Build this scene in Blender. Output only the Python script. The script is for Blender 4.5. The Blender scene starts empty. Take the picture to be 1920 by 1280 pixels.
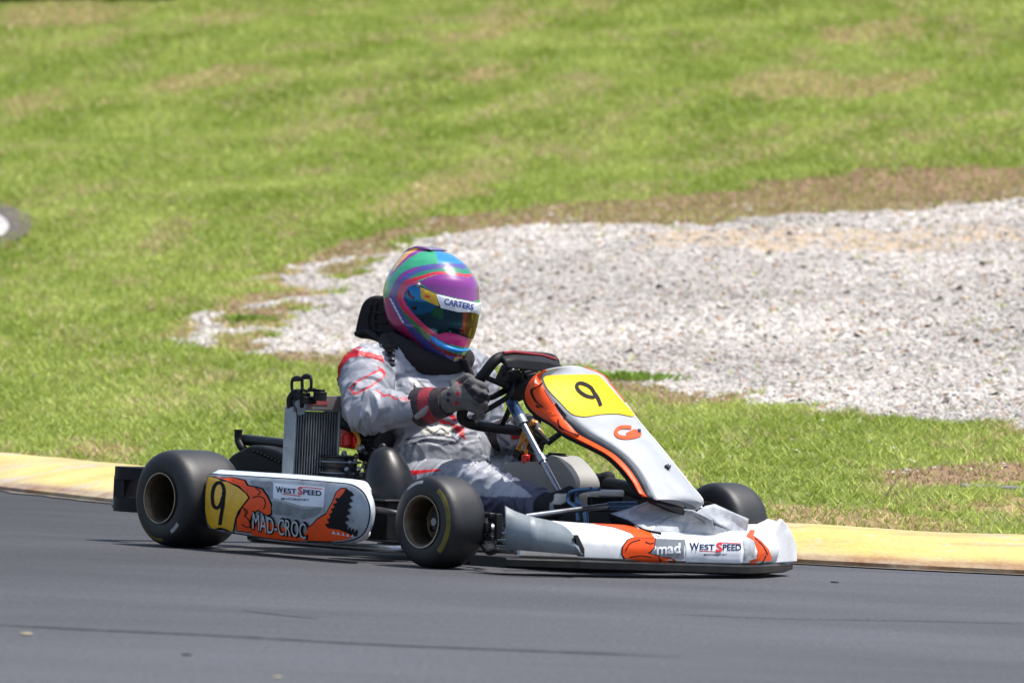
import bpy, bmesh, math, random
import numpy as np
from mathutils import Vector, Matrix, noise
from mathutils.bvhtree import BVHTree
from mathutils.geometry import delaunay_2d_cdt
scene = bpy.context.scene
COL = scene.collection
random.seed(4); RNG = np.random.default_rng(4)
# ------------------------------------------------------------------ camera, sky, sun, exposure
PSI = 0.8573937                       # heading of the kart, turned towards the photographer
CAM = np.array([0.4588, -20.0, 0.7]); PITCH, ROLL, FPX = -0.0034064, 0.0443754, 12760.0
_cp, _sp = math.cos(PITCH), math.sin(PITCH)
FW = np.array([0, _cp, _sp]); _R0 = np.array([1.0, 0, 0]); _U0 = np.array([0, -_sp, _cp])
RT = math.cos(ROLL) * _R0 + math.sin(ROLL) * _U0
UP = -math.sin(ROLL) * _R0 + math.cos(ROLL) * _U0
cam = bpy.data.cameras.new('camera'); camo = bpy.data.objects.new('camera', cam); COL.objects.link(camo)
cam.sensor_width = 36.0; cam.lens = FPX / 1920 * 36
cam.clip_start = 0.5; cam.clip_end = 2000
m = Matrix.Identity(4)
for i in range(3):
    m[i][0], m[i][1], m[i][2], m[i][3] = RT[i], UP[i], -FW[i], CAM[i]
camo.matrix_world = m
cam.dof.use_dof = True; cam.dof.focus_distance = 19.8; cam.dof.aperture_fstop = 8.5
scene.camera = camo
SUN_EL, SUN_AZ = math.radians(70), math.radians(92)      # azimuth measured from +Y towards +X
world = bpy.data.worlds.new('World'); scene.world = world; world.use_nodes = True
nt = world.node_tree; bg = nt.nodes['Background']
sky = nt.nodes.new('ShaderNodeTexSky'); sky.sky_type = 'NISHITA'; sky.sun_disc = False
sky.sun_elevation = SUN_EL; sky.sun_rotation = SUN_AZ; sky.dust_density = 2.0
nt.links.new(sky.outputs[0], bg.inputs[0]); bg.inputs[1].default_value = 0.15
sun = bpy.data.lights.new('sun', 'SUN'); sun.energy = 4.6; sun.angle = math.radians(0.5); sun.color = (1.0, 0.955, 0.89)
suno = bpy.data.objects.new('sun', sun); COL.objects.link(suno)
SD = Vector((math.cos(SUN_EL) * math.sin(SUN_AZ), math.cos(SUN_EL) * math.cos(SUN_AZ), math.sin(SUN_EL)))
suno.rotation_euler = SD.to_track_quat('Z', 'Y').to_euler()
vs = scene.view_settings; vs.view_transform = 'Standard'; vs.look = 'None'; vs.gamma = 1.0; vs.exposure = 0.34
# ------------------------------------------------------------------ measuring helpers
CP, SP = math.cos(PSI), math.sin(PSI)
def to_local(w):   # world -> kart frame (x forward, y to the driver's left, z up)
    w = np.asarray(w, float); return np.stack([CP * w[..., 0] - SP * w[..., 1], SP * w[..., 0] + CP * w[..., 1], w[..., 2]], -1)
def to_world(l):
    l = np.asarray(l, float); return np.stack([CP * l[..., 0] + SP * l[..., 1], -SP * l[..., 0] + CP * l[..., 1], l[..., 2]], -1)
CL = to_local(CAM)
def ray(px, py): return FW + RT * (px - 960) / FPX - UP * (py - 640) / FPX
def P(px, py, y):  # the point of the kart frame at lateral distance y that the measured photo point shows
    d = to_local(ray(px, py)); t = (y - CL[1]) / d[1]; return CL + d * t
def photo(l):      # kart frame -> photo coordinates, for reading paint schemes off drawings
    d = to_world(l) - CAM; z = d @ FW; return np.stack([960 + FPX * (d @ RT) / z, 640 - FPX * (d @ UP) / z], -1)
def inside(pts, poly):
    x, y = pts[..., 0], pts[..., 1]; r = np.zeros(x.shape, bool); n = len(poly)
    for i in range(n):
        x0, y0 = poly[i]; x1, y1 = poly[(i + 1) % n]
        if y0 == y1: continue
        c = ((y0 > y) != (y1 > y)) & (x < (x1 - x0) * (y - y0) / (y1 - y0) + x0); r ^= c
    return r
def near_line(pts, line, w):
    r = np.zeros(pts.shape[:-1], bool)
    for a, b in zip(line[:-1], line[1:]):
        a, b = np.array(a, float), np.array(b, float); d = b - a
        t = np.clip(((pts - a) @ d) / (d @ d), 0, 1); r |= np.linalg.norm(pts - a - t[..., None] * d, axis=-1) < w
    return r
def crop(ox, oy, s): return lambda pts: [(ox + u / s, oy + v / s) for u, v in pts]
def smooth(pts, n=6, closed=False):   # Catmull-Rom
    P_ = [np.array(p, float) for p in pts]; out = []; N = len(P_)
    for i in range(N if closed else N - 1):
        p0 = P_[(i - 1) % N] if closed or i else P_[0]; p1 = P_[i]; p2 = P_[(i + 1) % N]
        p3 = P_[(i + 2) % N] if closed or i + 2 < N else P_[-1]
        for k in range(n):
            t = k / n; out.append(.5 * (2 * p1 + (p2 - p0) * t + (2 * p0 - 5 * p1 + 4 * p2 - p3) * t * t + (3 * p1 - p0 - 3 * p2 + p3) * t ** 3))
    if not closed: out.append(P_[-1])
    return out
# ------------------------------------------------------------------ materials
def mat(name, c, rough=.5, metal=0.0, var=.12, vs_=30.0, bump=0.0, bs=200.0, coat=0.0, dirt=None, attr=None, spec=.5):
    M = bpy.data.materials.new(name); M.use_nodes = True; t = M.node_tree; b = t.nodes['Principled BSDF']
    b.inputs['Roughness'].default_value = rough; b.inputs['Metallic'].default_value = metal
    b.inputs['Coat Weight'].default_value = coat; b.inputs['Coat Roughness'].default_value = .08
    b.inputs['Specular IOR Level'].default_value = spec
    tc = t.nodes.new('ShaderNodeTexCoord'); n = t.nodes.new('ShaderNodeTexNoise'); n.inputs['Scale'].default_value = vs_; n.inputs['Detail'].default_value = 6
    t.links.new(tc.outputs['Object'], n.inputs['Vector'])
    r = t.nodes.new('ShaderNodeMapRange'); r.inputs['From Min'].default_value = .3; r.inputs['From Max'].default_value = .7
    r.inputs['To Min'].default_value = 1 - var; r.inputs['To Max'].default_value = 1 + var; t.links.new(n.outputs[0], r.inputs[0])
    mx = t.nodes.new('ShaderNodeMix'); mx.data_type = 'RGBA'; mx.blend_type = 'MULTIPLY'; mx.inputs[0].default_value = 1
    if attr:
        a = t.nodes.new('ShaderNodeAttribute'); a.attribute_name = attr; t.links.new(a.outputs['Color'], mx.inputs[6])
    else: mx.inputs[6].default_value = (*c, 1)
    t.links.new(r.outputs[0], mx.inputs[7]); last = mx.outputs[2]
    if dirt:   # scuffs and stains: (colour, amount, scale)
        n2 = t.nodes.new('ShaderNodeTexNoise'); n2.inputs['Scale'].default_value = dirt[2]; n2.inputs['Detail'].default_value = 8; n2.inputs['Roughness'].default_value = .7
        t.links.new(tc.outputs['Object'], n2.inputs['Vector'])
        r2 = t.nodes.new('ShaderNodeMapRange'); r2.inputs['From Min'].default_value = .5; r2.inputs['From Max'].default_value = .72
        r2.inputs['To Max'].default_value = dirt[1]; t.links.new(n2.outputs[0], r2.inputs[0])
        m2 = t.nodes.new('ShaderNodeMix'); m2.data_type = 'RGBA'; t.links.new(r2.outputs[0], m2.inputs[0]); t.links.new(last, m2.inputs[6])
        m2.inputs[7].default_value = (*dirt[0], 1); last = m2.outputs[2]
    t.links.new(last, b.inputs['Base Color'])
    rr = t.nodes.new('ShaderNodeMapRange'); rr.inputs['To Min'].default_value = max(.02, rough - .1); rr.inputs['To Max'].default_value = min(1, rough + .15)
    t.links.new(n.outputs[0], rr.inputs[0]); t.links.new(rr.outputs[0], b.inputs['Roughness'])
    if bump:
        n3 = t.nodes.new('ShaderNodeTexNoise'); n3.inputs['Scale'].default_value = bs; n3.inputs['Detail'].default_value = 4
        t.links.new(tc.outputs['Object'], n3.inputs['Vector']); bp = t.nodes.new('ShaderNodeBump'); bp.inputs['Strength'].default_value = bump; bp.inputs['Distance'].default_value = .01
        t.links.new(n3.outputs[0], bp.inputs['Height']); t.links.new(bp.outputs[0], b.inputs['Normal'])
    return M
DUST = (.20, .17, .14)
M = dict(
    rubber=mat('tyre rubber', (.011, .011, .013), .5, var=.25, vs_=14, bump=.05, bs=60, dirt=((.04, .037, .034), .5, 9)),
    tread=mat('scrubbed tyre tread', (.014, .014, .0155), .5, var=.3, vs_=5, bump=.04, bs=60, dirt=((.04, .038, .036), .5, 8), spec=.6),
    rim=mat('bronze wheel metal', (.13, .095, .06), .42, .8, .3, 25, dirt=((.04, .03, .025), .8, 14)),
    rimlip=mat('wheel lip', (.36, .31, .25), .4, .85, .2, 25, dirt=((.1, .08, .06), .7, 20)),
    black=mat('black plastic', (.008, .008, .009), .5, var=.3, vs_=20, spec=.25, dirt=((.035, .033, .03), .5, 12)),
    blackgloss=mat('smooth black plastic', (.009, .0095, .011), .36, var=.3, spec=.35, dirt=((.05, .045, .04), .4, 10)),
    darkcloth=mat('black fabric', (.010, .008, .009), .95, var=.4, vs_=60, bump=.4, bs=120),
    steel=mat('chromed steel', (.32, .34, .37), .28, 1.0, .1, 20, dirt=((.15, .13, .11), .5, 18)),
    alu=mat('dull aluminium', (.30, .34, .37), .45, .6, .15, 20, dirt=((.14, .13, .12), .6, 18)),
    darkmetal=mat('dark metal', (.05, .05, .055), .4, .7, .3, 30, dirt=((.14, .1, .07), .5, 25)),
    blue=mat('blue anodised metal', (.11, .19, .32), .3, .8, .15),
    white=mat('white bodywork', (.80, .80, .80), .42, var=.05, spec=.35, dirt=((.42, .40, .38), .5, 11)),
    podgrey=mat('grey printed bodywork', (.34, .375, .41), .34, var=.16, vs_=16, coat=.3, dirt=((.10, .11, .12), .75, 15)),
    paper=mat('pale printed bodywork', (.60, .67, .74), .34, var=.05, coat=.3, dirt=((.3, .31, .32), .5, 12)),
    tape=mat('grey taped plastic', (.40, .42, .45), .5, var=.2, vs_=18, bump=.3, bs=40, dirt=((.12, .12, .13), .7, 16)),
    sticker=mat('white sticker', (.74, .77, .82), .4, var=.05, dirt=((.4, .4, .42), .4, 14)),
    yellow=mat('bright yellow plate', (.80, .545, .002), .5, var=.04, spec=.2, dirt=((.55, .38, .02), .35, 14)),
    yellowshade=mat('shaded yellow plate', (.80, .45, .015), .4, var=.1, coat=.2, dirt=((.28, .16, .03), .6, 14)),  # copy of the plate yellow with pod-side shade in the colour, plus stains
    orange=mat('orange print', (.88, .085, .008), .4, var=.06, spec=.3, dirt=((.55, .06, .015), .4, 16)),
    ink=mat('black print', (.010, .010, .012), .6, spec=.12), navy=mat('navy print', (.01, .016, .06), .6, spec=.15), red=mat('red print', (.62, .015, .02), .4),
    redpart=mat('red plastic', (.70, .02, .012), .35, dirt=((.2, .02, .02), .5, 20)),
    lettergrey=mat('pale grey print', (.52, .55, .58), .4, var=.12),
    fairing=mat('scuffed pale bodywork', (.40, .415, .435), .45, var=.12, vs_=9, spec=.35, dirt=((.30, .31, .32), .6, 13)),
    fin=mat('darker grey end panel', (.19, .225, .25), .45, var=.16, vs_=12, dirt=((.09, .1, .11), .6, 14)),
    smear=mat('dark scuffed print', (.19, .21, .225), .5, var=.35, vs_=22, dirt=((.07, .075, .08), .8, 20)),
    slate=mat('slate grey print', (.075, .085, .095), .5, var=.2, spec=.2),
    midgrey=mat('grey panel', (.20, .215, .235), .4, var=.15, dirt=((.08, .08, .09), .5, 15)),
    hose=mat('amber hose', (.55, .24, .02), .3, var=.15),
    tank=mat('translucent tank plastic', (.30, .29, .265), .45, var=.1, vs_=8, dirt=((.22, .19, .15), .6, 9)),
    cream=mat('cream boot leather', (.62, .60, .52), .6, var=.15),
    paint=mat('helmet paint', (1, 1, 1), .22, var=.04, coat=.8, attr='paint'),
    visor=mat('mirrored visor', (1, 1, 1), .10, .8, .1, coat=.12, attr='paint'),
    suit=mat('racing suit cloth', (1, 1, 1), .48, var=.08, vs_=40, bump=.25, bs=45, attr='paint', spec=.5),
    glove=mat('glove cloth', (1, 1, 1), .75, var=.12, vs_=60, bump=.3, bs=150, attr='paint', spec=.25),
)
# ------------------------------------------------------------------ mesh builder
class MB:
    def __init__(s): s.V = []; s.F = []; s.I = []; s.mats = []
    def mi(s, m_):
        if m_ not in s.mats: s.mats.append(m_)
        return s.mats.index(m_)
    def add(s, v, f, m_):
        o = len(s.V); s.V += [tuple(float(c) for c in p) for p in v]; k = s.mi(m_)
        for q in f: s.F.append([o + i for i in q]); s.I.append(k)
    def bvh(s): return BVHTree.FromPolygons([Vector(v) for v in s.V], s.F)
    def box(s, c, d, m_, rot=None):
        v = [Vector((x * d[0] / 2, y * d[1] / 2, z * d[2] / 2)) for x in (-1, 1) for y in (-1, 1) for z in (-1, 1)]
        if rot is not None: v = [rot @ p for p in v]
        s.add([p + Vector(c) for p in v], [(0, 1, 3, 2), (4, 6, 7, 5), (0, 4, 5, 1), (2, 3, 7, 6), (0, 2, 6, 4), (1, 5, 7, 3)], m_)
    def tube(s, path, r, m_, seg=12, closed=False):
        p = [Vector(q) for q in path]; n = len(p); r = [r] * n if np.isscalar(r) else list(r)
        v = []; f = []; prev = None
        for i in range(n):
            if closed: d = p[(i + 1) % n] - p[i - 1]
            else: d = p[min(i + 1, n - 1)] - p[max(i - 1, 0)]
            d.normalize()
            if prev is None: u = d.orthogonal().normalized()
            else: u = (prev - d * prev.dot(d)).normalized()
            prev = u; w = d.cross(u)
            for k in range(seg):
                a = 2 * math.pi * k / seg; v.append(p[i] + (u * math.cos(a) + w * math.sin(a)) * r[i])
        for i in range(n if closed else n - 1):
            for k in range(seg):
                a, b = i * seg, ((i + 1) % n) * seg; k2 = (k + 1) % seg
                f.append((a + k, a + k2, b + k2, b + k))
        if not closed: f.append(tuple(range(seg))[::-1]); f.append(tuple((n - 1) * seg + k for k in range(seg)))
        s.add(v, f, m_)
    def cyl(s, a, b, r, m_, seg=20, r2=None): s.tube([a, b], [r, r if r2 is None else r2], m_, seg)
    def ball(s, c, r, m_, seg=16, rings=10, sc=(1, 1, 1)):
        v = []; f = []
        for i in range(rings + 1):
            t = math.pi * i / rings
            for k in range(seg):
                a = 2 * math.pi * k / seg
                v.append((c[0] + r * sc[0] * math.sin(t) * math.cos(a), c[1] + r * sc[1] * math.sin(t) * math.sin(a), c[2] + r * sc[2] * math.cos(t)))
        for i in range(rings):
            for k in range(seg):
                k2 = (k + 1) % seg; f.append((i * seg + k, (i + 1) * seg + k, (i + 1) * seg + k2, i * seg + k2))
        s.add(v, f, m_)
    def limb(s, a, b, ra, rb, m_):
        a, b = np.array(a), np.array(b); n = 5
        s.tube([a + (b - a) * t for t in np.linspace(0, 1, n)], list(np.linspace(ra, rb, n)), m_, 18); s.ball(a, ra, m_); s.ball(b, rb, m_)
    def lathe_y(s, prof, m_of, seg=96, center=(0, 0, 0)):   # profile of (offset, radius) turned about the lateral axis
        v = []; n = len(prof)
        for o, r in prof:
            for k in range(seg):
                a = 2 * math.pi * k / seg; v.append((center[0] + r * math.cos(a), center[1] + o, center[2] + r * math.sin(a)))
        for i in range(n - 1):
            for k in range(seg):
                k2 = (k + 1) % seg; mm = m_of(i, 2 * math.pi * (k + .5) / seg)
                s.F.append([len(s.V) + q for q in (i * seg + k, i * seg + k2, (i + 1) * seg + k2, (i + 1) * seg + k)]); s.I.append(s.mi(mm))
        s.V += v
    def prism(s, pts, off, m_, side=None):
        p = [np.array(q, float) for q in pts]; n = len(p); o = np.array(off, float)
        s.add(p + [q + o for q in p], [tuple(range(n)), tuple(range(2 * n - 1, n - 1, -1))], m_)
        base = len(s.V) - 2 * n; k = s.mi(side or m_)
        for i in range(n):
            j = (i + 1) % n; s.F.append([base + i, base + n + i, base + n + j, base + j]); s.I.append(k)
    def grid(s, rows, m_, close=False):
        v = [q for r in rows for q in r]; w = len(rows[0]); f = []
        for i in range(len(rows) - 1):
            for j in range(w if close else w - 1):
                j2 = (j + 1) % w; f.append((i * w + j, i * w + j2, (i + 1) * w + j2, (i + 1) * w + j))
        s.add(v, f, m_)
    def patch(s, poly, place, m_, step=8.0):   # fill a flat outline with a fine net and lay it on a surface
        poly = [tuple(map(float, q)) for q in poly]; n = len(poly); a = np.array(poly)
        x0, y0 = a.min(0); x1, y1 = a.max(0)
        gx, gy = np.meshgrid(np.arange(x0 + step / 2, x1, step), np.arange(y0 + step / 2, y1, step)); g = np.stack([gx.ravel(), gy.ravel()], -1)
        if len(g): g = g[inside(g, poly) & ~near_line(g, poly + [poly[0]], step * .3)]
        vv, _, ff, *_x = delaunay_2d_cdt([Vector(q) for q in poly] + [Vector(q) for q in g], [(i, (i + 1) % n) for i in range(n)], [], 1, 1e-5)
        pts = [place(q[0], q[1]) for q in vv]; ok = [q is not None for q in pts]
        s.add([q if q is not None else (0, 0, 0) for q in pts], [f for f in ff if all(ok[i] for i in f)], m_)
        return [pts[i] for i in range(min(n, len(pts)))]
    def decal(s, poly, surf, m_, off=.0012, step=8.0): s.patch(poly, onto(surf, off), m_, step)
    def stroke(s, line, w, surf, m_, off=.002, taper=None):
        L = [np.array(q, float) for q in line]; n = len(L); lft, rgt = [], []
        for i in range(n):
            d = L[min(i + 1, n - 1)] - L[max(i - 1, 0)]; d /= np.linalg.norm(d) + 1e-9; q = np.array([-d[1], d[0]]) * w / 2 * (taper[i] if taper else 1)
            lft.append(L[i] + q); rgt.append(L[i] - q)
        pl = onto(surf, off)
        for i in range(n - 1):
            q = [pl(*lft[i]), pl(*lft[i + 1]), pl(*rgt[i + 1]), pl(*rgt[i])]
            if all(x is not None for x in q): s.add(q, [(0, 1, 2, 3)], m_)
    def text(s, body, quad, surf, m_, off=.0022, bold=.0, shear=0.0, bend=None):
        v, f = letters(body, bold, shear); tl, tr, br, bl = [np.array(q, float) for q in quad]; pl = onto(surf, off); out = []
        for x, y in v:
            q = (bl * (1 - x) + br * x) * (1 - y) + (tl * (1 - x) + tr * x) * y
            if bend: q = q + np.array(bend(x, y))
            out.append(pl(*q))
        s.add([q if q is not None else (0, 0, 0) for q in out], [t for t in f if all(out[i] is not None for i in t)], m_)
    def mesh(s, name):
        me = bpy.data.meshes.new(name); me.from_pydata(s.V, [], s.F)
        for m_ in s.mats: me.materials.append(m_)
        me.polygons.foreach_set('material_index', s.I); me.update(); return me
    def build(s, name, parent=None, ang=35, bevel=0.0, seg=2, flat=False, recalc=True):
        me = s.mesh(name)
        if recalc:
            b = bmesh.new(); b.from_mesh(me); bmesh.ops.remove_doubles(b, verts=b.verts[:], dist=1e-6); bmesh.ops.recalc_face_normals(b, faces=b.faces[:]); b.to_mesh(me); b.free()
        if not flat: me.shade_smooth(); me.set_sharp_from_angle(angle=math.radians(ang))
        o = bpy.data.objects.new(name, me); COL.objects.link(o)
        if parent: o.parent = parent
        if bevel:
            bv = o.modifiers.new('edge', 'BEVEL'); bv.width = bevel; bv.segments = seg; bv.limit_method = 'ANGLE'; bv.angle_limit = math.radians(40)
        return o
def onto(surf, off):
    def pl(px, py):
        d = Vector(to_local(ray(px, py))).normalized(); hit, nrm, i, dist = surf.ray_cast(Vector(CL), d)
        if hit is None: return None
        if nrm.dot(d) > 0: nrm = -nrm
        return hit + nrm * off
    return pl
_font = {}
def letters(body, bold=0.0, shear=0.0):
    key = (body, bold, shear)
    if key in _font: return _font[key]
    c = bpy.data.curves.new('lettering', 'FONT'); c.body = body; c.offset = bold; c.shear = shear; c.resolution_u = 3; c.fill_mode = 'FRONT'
    o = bpy.data.objects.new('lettering', c); COL.objects.link(o); bpy.context.view_layer.update()
    me = bpy.data.meshes.new_from_object(o.evaluated_get(bpy.context.evaluated_depsgraph_get()))
    v = np.array([q.co[:2] for q in me.vertices]); f = [tuple(q.vertices) for q in me.polygons]
    v = (v - v.min(0)) / (v.max(0) - v.min(0)); bpy.data.objects.remove(o); bpy.data.curves.remove(c); bpy.data.meshes.remove(me)
    _font[key] = (v, f); return v, f
def tag(o, label=None, cat=None, group=None, kind=None):
    if label: o['label'] = label
    if cat: o['category'] = cat
    if group: o['group'] = group
    if kind: o['kind'] = kind
    return o
def remeshed(mb, voxel, it=4):   # weld overlapping volumes into one continuous skin
    me = mb.mesh('body'); o = bpy.data.objects.new('body', me); COL.objects.link(o)
    r = o.modifiers.new('r', 'REMESH'); r.mode = 'VOXEL'; r.voxel_size = voxel
    q = o.modifiers.new('s', 'SMOOTH'); q.iterations = it; q.factor = .5
    bpy.context.view_layer.update()
    out = bpy.data.meshes.new_from_object(o.evaluated_get(bpy.context.evaluated_depsgraph_get())); bpy.data.objects.remove(o)
    for p in out.polygons: p.use_smooth = True
    return out
def coords(me): a = np.empty(len(me.vertices) * 3); me.vertices.foreach_get('co', a); return a.reshape(-1, 3)
def normals(me): a = np.empty(len(me.vertices) * 3); me.vertex_normals.foreach_get('vector', a); return a.reshape(-1, 3)
def paint(me, c):
    at = me.color_attributes.new('paint', 'FLOAT_COLOR', 'POINT'); at.data.foreach_set('color', np.concatenate([c, np.ones((len(c), 1))], 1).astype(np.float32).ravel())
EYE = np.array(to_local(-FW)); EYE /= np.linalg.norm(EYE)

# ------------------------------------------------------------------ the ground: road, kerb, bank, gravel trap
KERB = smooth([(-30, 40), (-14, 23), (-6.5, 13), (-3.6, 9), (-1.95, 5.75), (-1.35, 4.42), (-.87, 3.44), (-.25, 2.2), (.4, 1.25), (.9, .72), (1.35, .45), (2.02, .36), (2.8, .42), (4.5, .9), (9, 3.2), (20, 11), (40, 28)], 10)
KERB = np.array(KERB)
_kd = np.gradient(KERB, axis=0); _kd /= np.linalg.norm(_kd, axis=1)[:, None]; KN = np.stack([-_kd[:, 1], _kd[:, 0]], 1)
KW = .50
BACK = KERB + KN * KW
def beyond(X, Y):    # signed distance past the back of the kerb
    p = np.stack([X, Y], -1); best = np.full(X.shape, 1e9); sg = np.zeros(X.shape)
    for a, b in zip(BACK[:-1], BACK[1:]):
        d = b - a; L = d @ d
        if L < 1e-9: continue
        t = np.clip(((p - a) @ d) / L, 0, 1); q = p - a - t[..., None] * d; r = np.hypot(q[..., 0], q[..., 1])
        m_ = r < best; best = np.where(m_, r, best); sg = np.where(m_, np.sign(d[0] * q[..., 1] - d[1] * q[..., 0]), sg)
    return best * sg
def height(X, Y):
    X, Y = np.asarray(X, float), np.asarray(Y, float); g = beyond(X, Y)
    base = .085 + .105 * np.maximum(g, 0) + .0011 * np.maximum(g, 0) ** 2 * (g < 30) + np.where(g >= 30, .0011 * 900 + .03 * (g - 30), 0)
    wob = .05 * np.sin(X * .9 + Y * .35) * np.clip((g - 1) / 6, 0, 1) + .03 * np.sin(Y * .8 - X * .5) * np.clip((g - 1) / 6, 0, 1)
    return np.where(g > 0, base + wob, np.where(g > -.06, .07, -.02))
# coarse height table for quick look-ups
_tx = np.concatenate([np.linspace(-12, -3.2, 24)[:-1], np.linspace(-3.2, 5, 110), np.linspace(5, 16, 24)[1:]]); _ty = np.concatenate([np.linspace(-2, 12, 150), np.linspace(12, 120, 180)[1:]])
_TX, _TY = np.meshgrid(_tx, _ty); _TZ = height(_TX, _TY)
def hq(X, Y):
    i = np.clip(np.searchsorted(_tx, X) - 1, 0, len(_tx) - 2); j = np.clip(np.searchsorted(_ty, Y) - 1, 0, len(_ty) - 2)
    u = np.clip((X - _tx[i]) / (_tx[i + 1] - _tx[i]), 0, 1); v = np.clip((Y - _ty[j]) / (_ty[j + 1] - _ty[j]), 0, 1)
    return (_TZ[j, i] * (1 - u) + _TZ[j, i + 1] * u) * (1 - v) + (_TZ[j + 1, i] * (1 - u) + _TZ[j + 1, i + 1] * u) * v
def ground_at(px, py):  # where a measured sight line meets the bank
    d = ray(px, py); ts = np.concatenate([np.linspace(20.2, 40, 900), np.linspace(40, 140, 1400)]); p = CAM + d * ts[:, None]
    below = p[:, 2] < hq(p[:, 0], p[:, 1]); below &= p[:, 1] > .3
    k = int(np.argmax(below)) if below.any() else len(ts) - 1
    return p[k]
def outline_on_ground(pts): return [tuple(ground_at(*q)[:2]) for q in pts]
GRAVEL = outline_on_ground(smooth([(500, 640), (530, 610), (575, 570), (640, 524), (720, 482), (790, 452), (900, 434), (1080, 420), (1300, 424), (1480, 404), (1700, 398), (1990, 402),
    (1990, 800), (1880, 798), (1700, 782), (1560, 770), (1400, 752), (1250, 722), (1140, 700), (1000, 690), (860, 688), (700, 668), (580, 664), (520, 655)], 4, True))
SOIL = [outline_on_ground(q) for q in (
    [(700, 440), (800, 415), (960, 395), (1120, 385), (1300, 365), (1500, 335), (1700, 318), (1990, 310), (1990, 405), (1700, 402), (1480, 408), (1300, 428), (1080, 424), (880, 440)],
    [(560, 490), (640, 450), (760, 440), (740, 480), (650, 520), (540, 510)], [(420, 570), (520, 540), (600, 545), (560, 590), (430, 600)], [(1140, 735), (1120, 700), (1300, 715), (1420, 750), (1300, 765)],
    [(1640, 895), (1720, 876), (1830, 872), (1990, 880), (1990, 908), (1760, 905)], [(480, 640), (620, 650), (700, 668), (640, 690), (480, 668)])]
SPARSE = outline_on_ground([(285, 632), (350, 600), (400, 560), (470, 530), (560, 500), (640, 470), (660, 530), (560, 620), (560, 668), (430, 660), (320, 645)])
SAND = outline_on_ground([(1150, 440), (1300, 432), (1500, 425), (1700, 430), (1990, 420), (1990, 448), (1700, 470), (1450, 470), (1250, 462)])
STRAW = [outline_on_ground(q) for q in (
    [(0, 20), (130, 8), (260, 18), (200, 52), (0, 55)], [(0, 190), (100, 176), (125, 200), (40, 218), (0, 222)], [(350, 40), (420, 22), (480, 32), (410, 60)], [(780, 85), (960, 32), (1020, 20), (990, 48), (860, 88)],
    [(1330, 170), (1480, 135), (1620, 150), (1790, 135), (1690, 180), (1460, 190)], [(690, 245), (740, 238), (745, 262), (700, 262)], [(1050, 0), (1180, 0), (1120, 25)], [(1440, 945), (1600, 955), (1860, 985), (1700, 1005), (1460, 985)],
    [(1720, 940), (1920, 945), (1920, 965), (1750, 955)], [(1860, 790), (1990, 800), (1990, 830), (1880, 820)], [(120, 822), (240, 838), (250, 868), (120, 850)], [(850, 140), (980, 120), (960, 150), (870, 160)], [(440, 140), (520, 132), (540, 148)],
    [(700, 390), (880, 330), (960, 320), (900, 370), (760, 410)], [(1500, 60), (1700, 40), (1760, 60), (1560, 84)], [(280, 155), (460, 120), (470, 150), (300, 180)])]
def fuzzy(X, Y, poly, w, seed=0):   # ragged-edged membership
    n1 = np.array([noise.noise(Vector((x * 3.1, y * 2.0, seed))) + .6 * noise.noise(Vector((x * 9.3, y * 6, seed + 5))) for x, y in zip(X.ravel(), Y.ravel())]).reshape(X.shape)
    n2 = np.array([noise.noise(Vector((x * 3.1, y * 2.0, seed + 9))) + .6 * noise.noise(Vector((x * 9.3, y * 6, seed + 14))) for x, y in zip(X.ravel(), Y.ravel())]).reshape(X.shape)
    s = np.clip((Y + 20) / 30, .7, 3); return inside(np.stack([X + n1 * w * s, Y + n2 * w * 2.5 * s], -1), poly)
def masks(X, Y):
    gr = fuzzy(X, Y, GRAVEL, .19, 1); so = np.zeros(X.shape, bool); st = np.zeros(X.shape, bool)
    for i, q in enumerate(SOIL): so |= fuzzy(X, Y, q, .17, 20 + i)
    for i, q in enumerate(STRAW): st |= fuzzy(X, Y, q, .16, 40 + i)
    sp = fuzzy(X, Y, SPARSE, .15, 60); pn = np.array([noise.noise(Vector((x * 2.2, y * .8, 77))) + .5 * noise.noise(Vector((x * 6, y * 2.4, 78))) for x, y in zip(X.ravel(), Y.ravel())]).reshape(X.shape)
    gr |= sp & (pn > .12); st |= sp & (pn < .12) & (pn > -.2)
    sa = fuzzy(X, Y, SAND, .15, 70)
    return gr, so, st, sa

def nodes(name):
    m_ = bpy.data.materials.new(name); m_.use_nodes = True; return m_, m_.node_tree, m_.node_tree.nodes['Principled BSDF']
def ramp(t, src, stops):
    r = t.nodes.new('ShaderNodeValToRGB'); e = r.color_ramp.elements
    while len(e) < len(stops): e.new(.5)
    for k, (p_, c_) in enumerate(stops): e[k].position = p_; e[k].color = (*c_, 1)
    t.links.new(src, r.inputs[0]); return r.outputs[0]
def tnoise(t, scale, det=6, stretch=(1, 1, 1), rough=.6, rot=0.0):
    tc = t.nodes.new('ShaderNodeTexCoord'); mp = t.nodes.new('ShaderNodeMapping'); mp.inputs['Scale'].default_value = stretch; mp.inputs['Rotation'].default_value = (0, 0, rot)
    n = t.nodes.new('ShaderNodeTexNoise'); n.inputs['Scale'].default_value = scale; n.inputs['Detail'].default_value = det; n.inputs['Roughness'].default_value = rough
    t.links.new(tc.outputs['Object'], mp.inputs[0]); t.links.new(mp.outputs[0], n.inputs['Vector']); return n.outputs[0]
def mixc(t, fac, a, b, mode='MIX'):
    x = t.nodes.new('ShaderNodeMix'); x.data_type = 'RGBA'; x.blend_type = mode
    for k, q in ((0, fac), (6, a), (7, b)):
        if hasattr(q, 'links'): t.links.new(q, x.inputs[k])
        elif k == 0: x.inputs[0].default_value = q
        else: x.inputs[k].default_value = (*q, 1)
    return x.outputs[2]
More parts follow.
